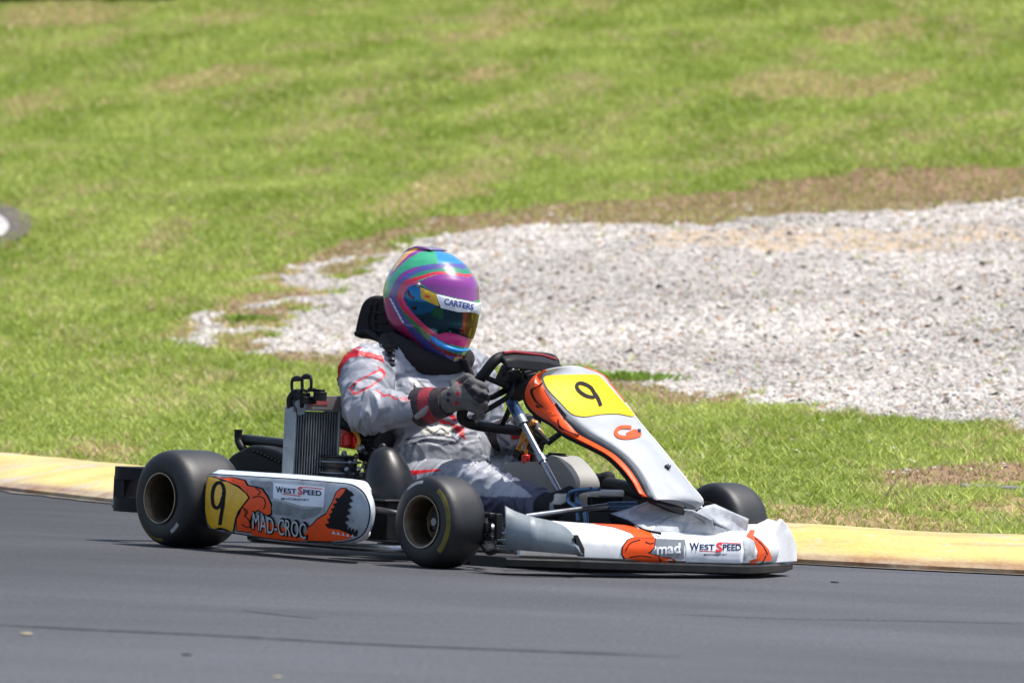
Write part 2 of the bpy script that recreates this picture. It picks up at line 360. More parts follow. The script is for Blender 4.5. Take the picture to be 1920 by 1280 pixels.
# road
m_road, t, b = nodes('asphalt')
c1 = ramp(t, tnoise(t, .9, 5, (.5, 1.0, 1), rot=-.05), [(.3, (.042, .042, .045)), (.7, (.062, .062, .067))])
c2 = ramp(t, tnoise(t, 7, 4, (.25, 3.0, 1), rot=-.05), [(.3, (.90, .90, .90)), (.7, (1.08, 1.08, 1.08))])
c3 = ramp(t, tnoise(t, 130, 4, (.6, .8, 1)), [(.28, (.55, .55, .56)), (.5, (.95, .95, .95)), (.72, (1.75, 1.7, 1.65))])
tcx = t.nodes.new('ShaderNodeTexCoord'); sx = t.nodes.new('ShaderNodeSeparateXYZ'); t.links.new(tcx.outputs['Object'], sx.inputs[0])
ad = t.nodes.new('ShaderNodeMath'); ad.operation = 'MULTIPLY_ADD'; t.links.new(sx.outputs[0], ad.inputs[0]); ad.inputs[1].default_value = .16; ad.inputs[2].default_value = .45
sub = t.nodes.new('ShaderNodeMath'); sub.operation = 'MULTIPLY_ADD'; t.links.new(sx.outputs[1], sub.inputs[0]); sub.inputs[1].default_value = -.035; t.links.new(ad.outputs[0], sub.inputs[2])
wn = t.nodes.new('ShaderNodeMath'); wn.operation = 'MULTIPLY_ADD'; t.links.new(tnoise(t, .7, 3, (.4, 1.2, 1)), wn.inputs[0]); wn.inputs[1].default_value = .6; t.links.new(sub.outputs[0], wn.inputs[2])
rub = ramp(t, wn.outputs[0], [(.45, (.80, .79, .80)), (1.0, (1.42, 1.45, 1.50))])      # rubbered racing line against the greyer outside of the bend
c = mixc(t, 1, mixc(t, 1, mixc(t, 1, c1, rub, 'MULTIPLY'), c2, 'MULTIPLY'), c3, 'MULTIPLY'); t.links.new(c, b.inputs['Base Color'])
b.inputs['Roughness'].default_value = .82; b.inputs['Specular IOR Level'].default_value = .3
bp = t.nodes.new('ShaderNodeBump'); bp.inputs['Strength'].default_value = .35; bp.inputs['Distance'].default_value = .004
t.links.new(tnoise(t, 160, 3), bp.inputs['Height']); t.links.new(bp.outputs[0], b.inputs['Normal'])
mb = MB(); _out = KERB - KN * -.02
mb.add([(-900, -900, 0), (900, -900, 0), (900, 900, 0), (-900, 900, 0)], [(0, 1, 2, 3)], m_road)
tag(mb.build('road', flat=True), kind='structure')
# worn seam and cracks in the asphalt
m_seam = mat('tar seam', (.032, .032, .036), .8, var=.4, vs_=9)
def strip(name, pts, w, z, m_, seed=0):
    mb = MB(); L, Rr = [], []
    pts = smooth([ (CAM + ray(*q) * (-CAM[2] / ray(*q)[2]))[:2] for q in pts], 14)
    for i, q in enumerate(pts):
        k = 1 + .7 * noise.noise(Vector((i * .6, seed, 0))); e = min(1, 8 * i / len(pts), 8 * (len(pts) - 1 - i) / len(pts)) + .05
        L.append((q[0], q[1] + w * k * e, z)); Rr.append((q[0], q[1] - w * k * e, z))
    mb.grid([L, Rr], m_); return mb.build(name, flat=True)
tag(strip('road_seam', [(-60, 1168), (160, 1180), (420, 1192), (700, 1208), (1000, 1220), (1300, 1232)], .017, .004, m_seam, 1), kind='structure')
tag(strip('road_crack', [(455, 1144), (520, 1152), (600, 1160)], .012, .004, m_seam, 2), kind='structure')
tag(strip('road_crack', [(1240, 1150), (1480, 1160), (1720, 1164), (1960, 1170)], .009, .004, m_seam, 3), kind='structure')
# scraps on the road
m_scrap = mat('dry scrap', (.30, .27, .18), .9, var=.3)
for i, (px, py, sz, lab) in enumerate([(50, 1190, .012, 'flat dry leaf on the road by the left seam'), (350, 1228, .009, 'tiny dark pebble on the lower left of the road'), (520, 1270, .008, 'pale pebble at the bottom edge of the road'), (1565, 1092, .010, 'small dark pebble on the road in front of the nose')]):
    w = CAM + ray(px, py) * (-CAM[2] / ray(px, py)[2]); mb = MB()
    mb.ball((0, 0, sz * .22), sz, m_scrap if i in (0, 2) else m_seam, 9, 6, (1.3, .9, .3))
    mb.V = [(x * (1 + .3 * noise.noise(Vector((x * 90, y * 90, i)))), y * (1 + .3 * noise.noise(Vector((y * 80, x * 70, i + 4)))), z) for x, y, z in mb.V]
    o = mb.build('leaf' if i == 0 else 'pebble'); o.location = w; tag(o, lab, 'leaf' if i == 0 else 'pebble', None if i == 0 else 'pebbles lying on the road')
# bank sheet
m_bank, t, b = nodes('turf soil')
at = t.nodes.new('ShaderNodeAttribute'); at.attribute_name = 'paint'
c = mixc(t, 1, at.outputs['Color'], ramp(t, tnoise(t, 26, 6, (.6, 1, 1)), [(.25, (.55, .55, .55)), (.75, (1.4, 1.4, 1.4))]), 'MULTIPLY')
t.links.new(c, b.inputs['Base Color']); b.inputs['Roughness'].default_value = .95; b.inputs['Specular IOR Level'].default_value = .1
bp = t.nodes.new('ShaderNodeBump'); bp.inputs['Strength'].default_value = .8; bp.inputs['Distance'].default_value = .03
t.links.new(tnoise(t, 40, 5), bp.inputs['Height']); t.links.new(bp.outputs[0], b.inputs['Normal'])
xs = np.concatenate([np.linspace(-300, -12, 14)[:-1], np.linspace(-12, -4, 40)[:-1], np.linspace(-4, 6, 230), np.linspace(6, 16, 40)[1:], np.linspace(16, 300, 14)[1:]])
ys = np.concatenate([np.linspace(-1, 14, 230)[:-1], np.linspace(14, 45, 170)[:-1], np.linspace(45, 110, 60)[:-1], np.linspace(110, 700, 10)])
GX, GY = np.meshgrid(xs, ys); GZ = height(GX, GY)
gr, so, st, sa = masks(GX, GY)
C = np.empty(GX.shape + (3,)); C[:] = (.19, .23, .05)
C[st] = (.36, .27, .13); C[so] = (.31, .205, .125); C[gr] = (.47, .44, .41); C[sa & gr] = (.52, .40, .27)
me = bpy.data.meshes.new('grass_bank'); W_ = len(xs)
idx = (np.arange(len(ys) - 1)[:, None] * W_ + np.arange(W_ - 1)[None]).ravel()
_g = beyond(GX, GY)
quads = np.stack([idx, idx + 1, idx + W_ + 1, idx + W_], 1); keep = (_g.ravel()[quads] > -.35).all(1)
me.from_pydata(np.stack([GX, GY, GZ], -1).reshape(-1, 3).tolist(), [], quads[keep].tolist()); me.shade_smooth(); me.materials.append(m_bank); paint(me, C.reshape(-1, 3))
o = bpy.data.objects.new('grass_bank', me); COL.objects.link(o); tag(o, kind='structure')
# kerb
m_kerb, t, b = nodes('worn yellow kerb paint')
base = ramp(t, tnoise(t, 3.0, 6, (.6, 1.2, 1)), [(.35, (.57, .42, .115)), (.65, (.66, .53, .20))])
wear = ramp(t, tnoise(t, 3.4, 9, (.5, 1.6, 1), .72), [(.53, (0, 0, 0)), (.64, (1, 1, 1))])
c = mixc(t, wear, base, (.46, .41, .34)); scuff = ramp(t, tnoise(t, 5, 8, (.35, 2.2, 1), .75, -.3), [(.52, (0, 0, 0)), (.70, (.8, .8, .8))]); c = mixc(t, scuff, c, (.24, .19, .13)); c = mixc(t, ramp(t, tnoise(t, 18, 8, (1, 1, 1), .7), [(.56, (0, 0, 0)), (.66, (.6, .6, .6))]), c, (.52, .47, .40)); at = t.nodes.new('ShaderNodeAttribute'); at.attribute_name = 'paint'
c = mixc(t, at.outputs['Fac'], c, ramp(t, tnoise(t, 6, 7), [(.35, (.22, .10, .06)), (.6, (.36, .30, .22))]))
t.links.new(mixc(t, 1, c, ramp(t, tnoise(t, 70, 5), [(.3, (.82, .82, .82)), (.7, (1.12, 1.12, 1.12))]), 'MULTIPLY'), b.inputs['Base Color']); b.inputs['Roughness'].default_value = .85
bp = t.nodes.new('ShaderNodeBump'); bp.inputs['Strength'].default_value = .5; bp.inputs['Distance'].default_value = .006
t.links.new(tnoise(t, 45, 6), bp.inputs['Height']); t.links.new(bp.outputs[0], b.inputs['Normal'])
mb = MB(); rows = []; cols = []
KP = [(0, -.01, 1), (0, .016, 1), (.03, .028, .9), (.07, .040, .35), (.12, .052, 0), (.25, .084, 0), (.36, .104, 0), (.46, .109, .25), (.51, .10, .8), (.54, .02, 1)]
kk = np.array(smooth(KERB, 5)); kd = np.gradient(kk, axis=0); kd /= np.linalg.norm(kd, axis=1)[:, None]; kn = np.stack([-kd[:, 1], kd[:, 0]], 1)
for k, (w, z, p_) in enumerate(KP):
    rows.append([(q[0] + n[0] * w, q[1] + n[1] * w + .012 * noise.noise(Vector((q[0] * 5, q[1] * 5, k))), z * (1 + .1 * noise.noise(Vector((q[0] * 2, q[1] * 2, 3))))) for q, n in zip(kk, kn)])
    cols += [(p_ * (.8 + .4 * noise.noise(Vector((q[0] * 3, q[1] * 3, 8)))) + (.75 * max(0, noise.noise(Vector((q[0] * 2.5 + q[1], q[1] * 1.3, k * .7))) - .05) * 2.2 if q[0] < .2 else .25 * max(0, noise.noise(Vector((q[0] * 5, q[1] * 5, k * .9))))),) * 3 for q in kk]
mb.grid(rows, m_kerb); o = mb.build('kerb', recalc=False); paint(o.data, np.clip(np.array(cols), 0, 1)); tag(o, kind='structure')
# dusty gutter where the road meets the kerb
m_gut = mat('gutter grit', (.16, .135, .11), .95, var=.35, vs_=8)
mb = MB(); mb.grid([[(q[0] - n[0] * (.05 + .05 * noise.noise(Vector((q[0] * 4, q[1] * 4, 1)))), q[1] - n[1] * (.05 + .05 * noise.noise(Vector((q[0] * 4, q[1] * 4, 1)))), .004) for q, n in zip(kk, kn)], [(q[0] + n[0] * .01, q[1] + n[1] * .01, .004) for q, n in zip(kk, kn)]], m_gut)
tag(mb.build('road_edge', flat=True), kind='structure')

# ------------------------------------------------------------------ grass blades and gravel stones (stuff)
def leafmat(name, rough=.6, trans=.3):
    m_, t, b = nodes(name); at = t.nodes.new('ShaderNodeAttribute'); at.attribute_name = 'paint'
    t.links.new(at.outputs['Color'], b.inputs['Base Color']); b.inputs['Roughness'].default_value = rough; b.inputs['Specular IOR Level'].default_value = .25
    if trans:
        tr = t.nodes.new('ShaderNodeBsdfTranslucent'); t.links.new(at.outputs['Color'], tr.inputs[0]); mx = t.nodes.new('ShaderNodeMixShader'); mx.inputs[0].default_value = trans
        t.links.new(b.outputs[0], mx.inputs[1]); t.links.new(tr.outputs[0], mx.inputs[2]); t.links.new(mx.outputs[0], t.nodes['Material Output'].inputs[0])
    return m_
def fast_mesh(name, V, F, cols, m_, smooth_=False):
    k = F.shape[1]; me = bpy.data.meshes.new(name); me.vertices.add(len(V)); me.vertices.foreach_set('co', V.astype(np.float32).ravel())
    me.loops.add(F.size); me.loops.foreach_set('vertex_index', F.astype(np.int32).ravel()); me.polygons.add(len(F))
    me.polygons.foreach_set('loop_start', (np.arange(len(F)) * k).astype(np.int32)); me.update(calc_edges=True); me.validate()
    me.materials.append(m_); paint(me, cols)
    if smooth_: me.shade_smooth()
    o = bpy.data.objects.new(name, me); COL.objects.link(o); return o
def scatter(n, y0, y1, pw):   # points over the visible bank, thinning with distance
    u = RNG.random(n); Y = ((y0 + 20) ** pw + u * ((y1 + 20) ** pw - (y0 + 20) ** pw)) ** (1 / pw) - 20
    hw = (Y + 20) * .0755 + .55; X = .4588 + (RNG.random(n) * 2 - 1) * hw; return X, Y
def nz(X, Y, sx, sy, seed): return np.array([noise.noise(Vector((x * sx, y * sy, seed))) for x, y in zip(X, Y)])
X, Y = scatter(235000, .6, 88, .8)
_n = 60000; _Y = .6 + RNG.random(_n) ** 1.3 * 60; _s = np.where(RNG.random(_n) < .5, -1, 1); _X = .4588 + _s * ((_Y + 20) * .0755 + .5 + RNG.random(_n) * 5); X, Y = np.concatenate([X, _X]), np.concatenate([Y, _Y])   # the bank to either side of the view
bd = beyond(X, Y); ok = (bd > .0) | ((bd > -.11 - .05 * np.sin(X * 9)) & (RNG.random(len(X)) < .45)); X, Y = X[ok], Y[ok]
gr, so, st, sa = masks(X, Y)
edge = nz(X, Y, 2.5, 1.4, 90)
old_ = inside(np.stack([X, Y], -1), outline_on_ground([(-120, 392), (-20, 396), (14, 404), (36, 416), (40, 430), (26, 442), (-6, 452), (-120, 486)])); keep = (~gr & ~so & ~old_) | (so & ~gr & (RNG.random(len(X)) < .75)) | (gr & (RNG.random(len(X)) < .010))
X, Y, so, st, gr, edge = [a[keep] for a in (X, Y, so, st, gr, edge)]
big = nz(X, Y, .55, .22, 3); med = nz(X, Y, 2.6, .9, 5); fine = nz(X, Y, 9, 3.5, 6)
_sd = ground_at(1000, 25) - ground_at(780, 90); _sl = math.hypot(_sd[0], _sd[1]); _ux, _uy = _sd[0] / _sl, _sd[1] / _sl
stk = nz(X * _ux + Y * _uy, Y * _ux - X * _uy, .16, 1.5, 12) * np.clip((Y - 3) / 8, 0, 1)
dry = np.clip(.07 + .6 * stk + .45 * big + .8 * med + .45 * fine, 0, 1) ** 1.2; dry = np.where(st, np.maximum(dry, .55 + .4 * RNG.random(len(X))), dry); dry = np.where((beyond(X, Y) < .14 + .08 * fine) & (RNG.random(len(X)) < .7), .85, dry); dry = np.where(so, .75 + .25 * RNG.random(len(X)), dry)
lush = np.clip(.5 + .8 * nz(X, Y, 1.3, .5, 8) + .4 * fine, 0, 1)
NB = 5; n = len(X)
Xb = np.repeat(X, NB); Yb = np.repeat(Y, NB); db = np.repeat(dry, NB); lb = np.repeat(lush, NB); sb = np.repeat(so | gr, NB)
N = n * NB; dist = Yb + 20; sc = (dist / 24) ** .62
a = RNG.random(N) * 6.283; rr = RNG.random(N) * .035 * sc; Xb = Xb + np.cos(a) * rr; Yb = Yb + np.sin(a) * rr; Zb = hq(Xb, Yb)
hgt = (.012 + .020 * RNG.random(N) ** 1.5) * sc * np.where(sb, .7, 1) * (1 + .35 * np.repeat(np.clip(med, -1, 1), NB)); wid = (.0035 + .004 * RNG.random(N)) * sc
th = RNG.random(N) * 6.283; lean = .6 + 1.6 * RNG.random(N); la = RNG.random(N) * 6.283
tip = np.stack([Xb + np.cos(la) * hgt * lean, Yb + np.sin(la) * hgt * lean, Zb + hgt], -1)
wx, wy = np.cos(th) * wid, np.sin(th) * wid
v0 = np.stack([Xb - wx, Yb - wy, Zb - .006], -1); v1 = np.stack([Xb + wx, Yb + wy, Zb - .006], -1)
G1, G2, ST = np.array([.255, .335, .042]), np.array([.455, .515, .125]), np.array([.66, .52, .28])
r1 = RNG.random(N)[:, None]; col = G1 * (1 - lb[:, None]) * .95 + G2 * lb[:, None]; col = col * (.72 + .55 * r1)
dd = (RNG.random(N) < db * .8)[:, None]; BR = np.where(np.repeat(so, NB)[:, None], np.array([.52, .37, .23]), ST); col = np.where(dd, BR * (.42 + .7 * RNG.random(N)[:, None]), col)
pale = (RNG.random(N) < .05)[:, None]; col = np.where(pale & ~dd, np.array([.42, .50, .22]), col)
V = np.stack([v0, v1, tip], 1).reshape(-1, 3); F = np.arange(N * 3).reshape(-1, 3)
tag(fast_mesh('grass', V, F, np.repeat(col, 3, 0), leafmat('grass blades')), 'short sunlit green grass with dry patches covering the bank', 'grass', kind='stuff')
# gravel: faceted stones
iv = np.array([(1, 0, 0), (0, 1, 0), (-1, 0, 0), (0, -1, 0), (.45, .45, .8), (-.45, .4, .85), (-.4, -.5, .8), (.5, -.4, .75)], float); fi = np.array([(0, 1, 4), (1, 5, 4), (1, 2, 5), (2, 6, 5), (2, 3, 6), (3, 7, 6), (3, 0, 7), (0, 4, 7), (4, 5, 6), (4, 6, 7)])
gx = np.array(GRAVEL); n = 230000
Y = gx[:, 1].min() - 1 + RNG.random(n) ** 1.15 * (min(gx[:, 1].max(), 40) - gx[:, 1].min() + 2); hw = (Y + 20) * .0755 + .4; X = .4588 + (RNG.random(n) * 2 - 1) * hw
gr, so, st, sa = masks(X, Y); keep = (gr & (RNG.random(n) < np.where(sa, .55, 1))) | (so & (RNG.random(n) < .05)) | (~gr & (RNG.random(n) < .002)); keep &= beyond(X, Y) > .3
X, Y = X[keep], Y[keep]; n = len(X)
s = (.0042 + .0085 * RNG.random(n) ** 2.0 + .012 * (RNG.random(n) < .02)) * ((Y + 20) / 26) ** .5; dz = .35 + .45 * RNG.random(n)
rot = RNG.random(n) * 6.283; jit = 1 + .28 * (RNG.random((n, len(iv))) - .5) * 2
L = iv[None] * jit[..., None]; el = 1 + .7 * RNG.random(n)
lx = L[..., 0] * el[:, None]; ly = L[..., 1]; lz = L[..., 2] * dz[:, None]
tx = (RNG.random(n) - .5)[:, None] * 1.2; lz, lx = lz * np.cos(tx) + lx * np.sin(tx), lx * np.cos(tx) - lz * np.sin(tx)
c_, s_ = np.cos(rot)[:, None], np.sin(rot)[:, None]
V = np.stack([X[:, None] + (lx * c_ - ly * s_) * s[:, None], Y[:, None] + (lx * s_ + ly * c_) * s[:, None], hq(X, Y)[:, None] + lz * s[:, None]], -1).reshape(-1, 3)
F = (np.arange(n)[:, None, None] * len(iv) + fi[None]).reshape(-1, 3)
g = RNG.random(n)[:, None]; warm = RNG.random(n)[:, None]
tone = 1 + .35 * nz(X, Y, .8, .35, 30) + .2 * nz(X, Y, 3, 1.2, 31)
col = np.array([.53, .505, .485]) * (.36 + .76 * g ** .6) * tone[:, None] * (1 - np.array([0, .05, .14]) * warm)
col = np.where(RNG.random(n)[:, None] < .09, np.array([.40, .28, .19]) * (.5 + .6 * g), col)
tag(fast_mesh('gravel', V, F, np.repeat(col, len(iv), 0), leafmat('gravel stones', .8, 0)), 'pale grey gravel of the run-off trap on the bank', 'gravel', kind='stuff')
# distant asphalt bend with a white painted kerb at the left edge
def draped(name, px_outline, z, m_, step=12, jit=0):
    px_outline = [(x + jit * noise.noise(Vector((i * 1.3, 0, 1))), y + jit * .6 * noise.noise(Vector((i * 1.1, 5, 1)))) for i, (x, y) in enumerate(px_outline)]
    mb = MB(); mb.patch(px_outline, lambda x, y: (lambda q: (q[0], q[1], hq(q[0], q[1]) + z))(ground_at(x, y)), m_, step); return mb.build(name, recalc=False)
m_old = mat('old asphalt', (.10, .078, .075), .9, var=.3, vs_=3)
tag(draped('service_road', smooth([(-120, 380), (-20, 384), (20, 394), (52, 408), (58, 430), (40, 452), (0, 462), (-120, 500)], 4, True), .022, m_old, jit=4), kind='structure')
m_wk = mat('white kerb paint', (.42, .40, .38), .85, var=.35, vs_=5)
tag(draped('painted_edge', smooth([(-120, 408), (-20, 408), (6, 418), (16, 432), (12, 444), (-4, 454), (-60, 470), (-120, 480)], 4, True), .034, m_wk, jit=3), kind='structure')
# flat concrete slab in the verge on the right
q0, q1 = ground_at(1800, 914), ground_at(1990, 922)
m_con = mat('weathered concrete', (.19, .18, .175), .9, var=.3, vs_=12, bump=.3, bs=60)
mb = MB(); d = Vector(q1 - q0); d.z = 0; L_ = d.length; mb.box((L_ / 2, .10, -.012), (L_, .22, .05), m_con); o = mb.build('concrete_slab', bevel=.008); o.location = q0; o.rotation_euler = (0, 0, math.atan2(d.y, d.x))
tag(o, 'flat grey concrete slab sunk in the grass verge near the yellow kerb', 'slab')
# dark hedge foot at the top left of the bank
m_hl = leafmat('hedge leaves', .5, .2); V, F, Cc = [], [], []
h0, h1 = ground_at(-60, 14)[:2], ground_at(335, 8)[:2]
k = 9000; u = RNG.random(k); v_ = RNG.random(k); w = RNG.random(k)
ctr = h0[None] * (1 - u[:, None]) + h1[None] * u[:, None]; dep = v_ * 1.6; hz = w ** .8 * (1.1 + .3 * np.sin(u * 30))
Q = np.stack([ctr[:, 0], ctr[:, 1] + .2 + dep, hq(ctr[:, 0], ctr[:, 1] + .2 + dep) + .04 + hz], -1)
e1 = RNG.normal(size=(k, 3)); e1 /= np.linalg.norm(e1, axis=1)[:, None]; e2 = RNG.normal(size=(k, 3)); e2 -= (e2 * e1).sum(1)[:, None] * e1; e2 /= np.linalg.norm(e2, axis=1)[:, None]
S_ = (.05 + .05 * RNG.random(k))[:, None]
V = np.stack([Q - e1 * S_, Q + e2 * S_ * .5, Q + e1 * S_, Q - e2 * S_ * .5], 1).reshape(-1, 3); F = np.arange(k * 4).reshape(-1, 4)
col = np.array([.03, .05, .018]) * (.5 + RNG.random(k)[:, None])
o = fast_mesh('hedge', V, F, np.repeat(col, 4, 0), m_hl); tag(o, 'dark green hedge foot along the top left edge of the bank', 'hedge')
# leafy weed at the gravel edge
for i, (px, py, hh, lab) in enumerate([(1192, 714, .045, 'leafy green weed at the gravel edge behind the kart number plate'), (468, 604, .04, 'small green weed tuft at the left end of the gravel')]):
    q = ground_at(px, py); k = 260; a = RNG.random(k) * 6.283; rr = RNG.random(k) ** .6 * (.22, .13)[i]; le = .03 + .05 * RNG.random(k); out = .6
    base = np.stack([np.cos(a) * rr, np.sin(a) * rr, np.zeros(k)], -1); tipp = base + np.stack([np.cos(a) * le * out, np.sin(a) * le * out, hh * (.5 + .6 * RNG.random(k))], -1)
    wv = np.stack([-np.sin(a), np.cos(a), np.zeros(k)], -1) * (.006 + .006 * RNG.random(k))[:, None]; mid = base * .45 + tipp * .55
    V = np.stack([base, mid + wv, tipp, mid - wv], 1).reshape(-1, 3); F = np.arange(k * 4).reshape(-1, 4)
    o = fast_mesh('weed', V, F, np.repeat(np.array([.20, .32, .05]) * (.6 + .8 * RNG.random(k)[:, None]), 4, 0), leafmat('weed leaves')); o.location = q; tag(o, lab, 'weed', 'weeds at the gravel edge')

# ------------------------------------------------------------------ the go-kart (kart frame: x forward, y to the left, z up)
kart = bpy.data.objects.new('go_kart', None); COL.objects.link(kart); kart.rotation_euler = (0, 0, -PSI); kart.empty_display_size = .3
tag(kart, 'orange and white racing go-kart with yellow number 9 plates, cornering on the asphalt', 'go-kart')
# wheels
def tyre_profile(hw, R, rl):
    return [(-hw * .93, rl), (-hw * .985, rl + .010), (-hw, R * .70), (-hw * .97, R * .82), (-hw * .88, R * .915), (-hw * .74, R * .968), (-hw * .55, R * .993), (-hw * .25, R), (0, R * 1.001), (hw * .25, R), (hw * .55, R * .993), (hw * .74, R * .968), (hw * .88, R * .915), (hw * .97, R * .82), (hw, R * .70), (hw * .985, rl + .010), (hw * .93, rl)]
def fine_profile(p, n=3): return [tuple(q) for q in smooth(p, n)]
m_mark = mat('worn yellow tyre lettering', (.15, .12, .015), .6, var=.3, vs_=40); m_markw = mat('worn white tyre lettering', (.34, .34, .34), .6, var=.2)
def wheel(name, x, y, hw, R, marks, near=-1, steer=0.0):
    w = bpy.data.objects.new(name, None); COL.objects.link(w); w.parent = kart; w.location = (x, y, R); w.rotation_euler = (0, 0, steer); w.empty_display_size = .1
    mb = MB(); pr = fine_profile(tyre_profile(hw, R, .066)); n = len(pr)
    def mo(i, a):
        if near * pr[i][0] > 0:
            r = pr[i][1]; a = math.degrees(a) % 360
            for (a0, a1, r0, r1, mm) in marks:
                if r0 * R < r < r1 * R and ((a - a0) % 360) < ((a1 - a0) % 360): return mm
        return M['tread'] if abs(pr[i][0]) < hw * .80 else M['rubber']
    mb.lathe_y(pr, mo, 120); mb.build('tyre', w, 60)
    mb = MB(); s = near   # dished metal rim, open on the outer side
    o = lambda k: s * hw * k
    mb.lathe_y([(o(.90), .0665), (o(1.0), .072), (o(1.03), .0735), (o(1.03), .0700)], lambda i, a: M['rimlip'], 80)
    mb.lathe_y([(o(1.03), .0700), (o(.97), .0655), (o(.90), .0615), (o(.62), .0590), (o(.55), .0570), (o(.2), .0565), (o(.0), .0555), (o(-.04), .050), (o(-.04), .0), ], lambda i, a: M['rim'], 80)
    mb.lathe_y([(o(-.9), .0665), (o(-1.0), .072), (o(-1.03), .0735), (o(-1.03), .070), (o(-.9), .0615), (o(-.1), .058), (o(-.08), .05), (o(-.08), 0)], lambda i, a: M['rimlip'] if i < 3 else M['rim'], 80)
    mb.build('rim', w, 50)
    mb = MB(); mb.cyl((0, o(-.04), 0), (0, o(.18), 0), .026, M['darkmetal'], 20); mb.cyl((0, o(.18), 0), (0, o(.36), 0), .012, M['steel'], 6)
    for k in range(3):
        a = k * 2.094 + .5; c = (.037 * math.cos(a), 0, .037 * math.sin(a)); mb.cyl((c[0], o(-.04), c[2]), (c[0], o(.10), c[2]), .006, M['steel'], 8)
        a += 1.047; c = (.040 * math.cos(a), 0, .040 * math.sin(a)); mb.cyl((c[0], o(-.039), c[2]), (c[0], o(-.03), c[2]), .011, M['ink'], 14)
    mb.build('hub', w, 40)
    return w
# angles run from the nose (0) over the top (90) to the tail (180)
wheel('front_wheel', 1.05, -.535, .070, .128, [(-48, 58, .74, .86, m_mark), (94, 128, .80, .88, m_markw)], -1, .03)
wheel('front_wheel', 1.05, .535, .070, .128, [], 1, .03)
wheel('rear_wheel', 0, -.595, .107, .140, [(200, 275, .80, .885, m_mark), (300, 322, .70, .80, m_markw)], -1)
wheel('rear_wheel', 0, .595, .107, .140, [], 1)
# chassis tubes, axle, floor
mb = MB()
for s in (-1, 1):
    mb.tube(smooth([(-.10, s * .30, .075), (.2, s * .31, .07), (.55, s * .335, .062), (.9, s * .33, .06), (1.06, s * .36, .07), (1.10, s * .40, .085)], 5), .015, M['steel'], 12)
    mb.tube(smooth([(.16, s * .33, .06), (.2, s * .50, .045), (.3, s * .56, .04), (.78, s * .56, .04), (.90, s * .48, .045), (.92, s * .34, .06)], 5), .012, M['steel'], 12)
    mb.tube(smooth([(.16, s * .33, .10), (.22, s * .5, .14), (.35, s * .55, .15), (.75, s * .55, .15), (.86, s * .48, .13), (.90, s * .34, .08)], 5), .009, M['darkmetal'], 10)
for x in (-.06, .3, .62, 1.12): mb.tube([(x, -.33, .062), (x, .33, .062)], .014, M['steel'], 12)
mb.tube(smooth([(1.12, -.22, .065), (1.33, -.2, .08), (1.38, 0, .085), (1.33, .2, .08), (1.12, .22, .065)], 6), .011, M['darkmetal'], 10)
mb.build('frame', kart)
mb = MB(); mb.cyl((0, -.58, .14), (0, .58, .14), .025, M['darkmetal'], 20); mb.build('axle', kart)
mb = MB(); mb.prism([(.50, -.30, .040), (1.22, -.20, .040), (1.22, .20, .040), (.50, .30, .040)], (0, 0, .004), M['darkmetal']); mb.build('floor_tray', kart)
# side pods
yp = lambda x, z: -.68 + .022 * ((z - .14) / .09) ** 2 + .30 * max(0, x - .80) ** 2 / .02 * .09 + .25 * max(0, .27 - x) ** 2 / .02 * .12
def podpt(px, py, dy=0.0):
    y = -.68
    for _ in range(4): q = P(px, py, y); y = yp(q[0], q[2]) + dy
    return P(px, py, y)
c5 = crop(360, 860, 16 / 3)
podline = c5([tuple(q) for q in smooth([(165, 165), (132, 300), (126, 430), (130, 540), (150, 650), (205, 706), (440, 740), (640, 772), (860, 802), (1090, 822), (1380, 832), (1560, 815), (1680, 768), (1745, 680), (1772, 540), (1755, 430), (1700, 330), (1590, 262), (1400, 238), (1000, 205), (600, 180), (300, 162)], 4, True)])
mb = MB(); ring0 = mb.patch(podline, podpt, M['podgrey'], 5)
n = len(podline); A = np.array(ring0); tng = np.roll(A, -1, 0) - np.roll(A, 1, 0); nr = np.stack([tng[:, 2], -tng[:, 0]], 1); nr /= np.linalg.norm(nr, axis=1)[:, None]
ctr = A.mean(0)
if ((A[:, [0, 2]] - ctr[[0, 2]]) * nr).sum() < 0: nr = -nr
up = np.clip(nr[:, 1], 0, 1)
def podring(o, dy, upw=0.0):
    B = A.copy(); B[:, 0] += nr[:, 0] * o; B[:, 2] += nr[:, 1] * o + up * upw; B[:, 1] += dy; B[:, 0] -= 1.12 * max(0, dy - .016) * np.clip(nr[:, 0] * 1.6, 0, 1); return [tuple(q) for q in B]
rings = [podring(0, 0), podring(.003, .003), podring(.0045, .010, .001), podring(.005, .028, .009), podring(.003, .060, .008), podring(-.006, .085, 0), podring(-.02, .095, 0)]
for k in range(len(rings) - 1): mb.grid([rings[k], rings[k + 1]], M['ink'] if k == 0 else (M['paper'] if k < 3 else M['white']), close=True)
sv = MB(); sv.patch(podline, podpt, M['ink'], 5); S = sv.bvh()
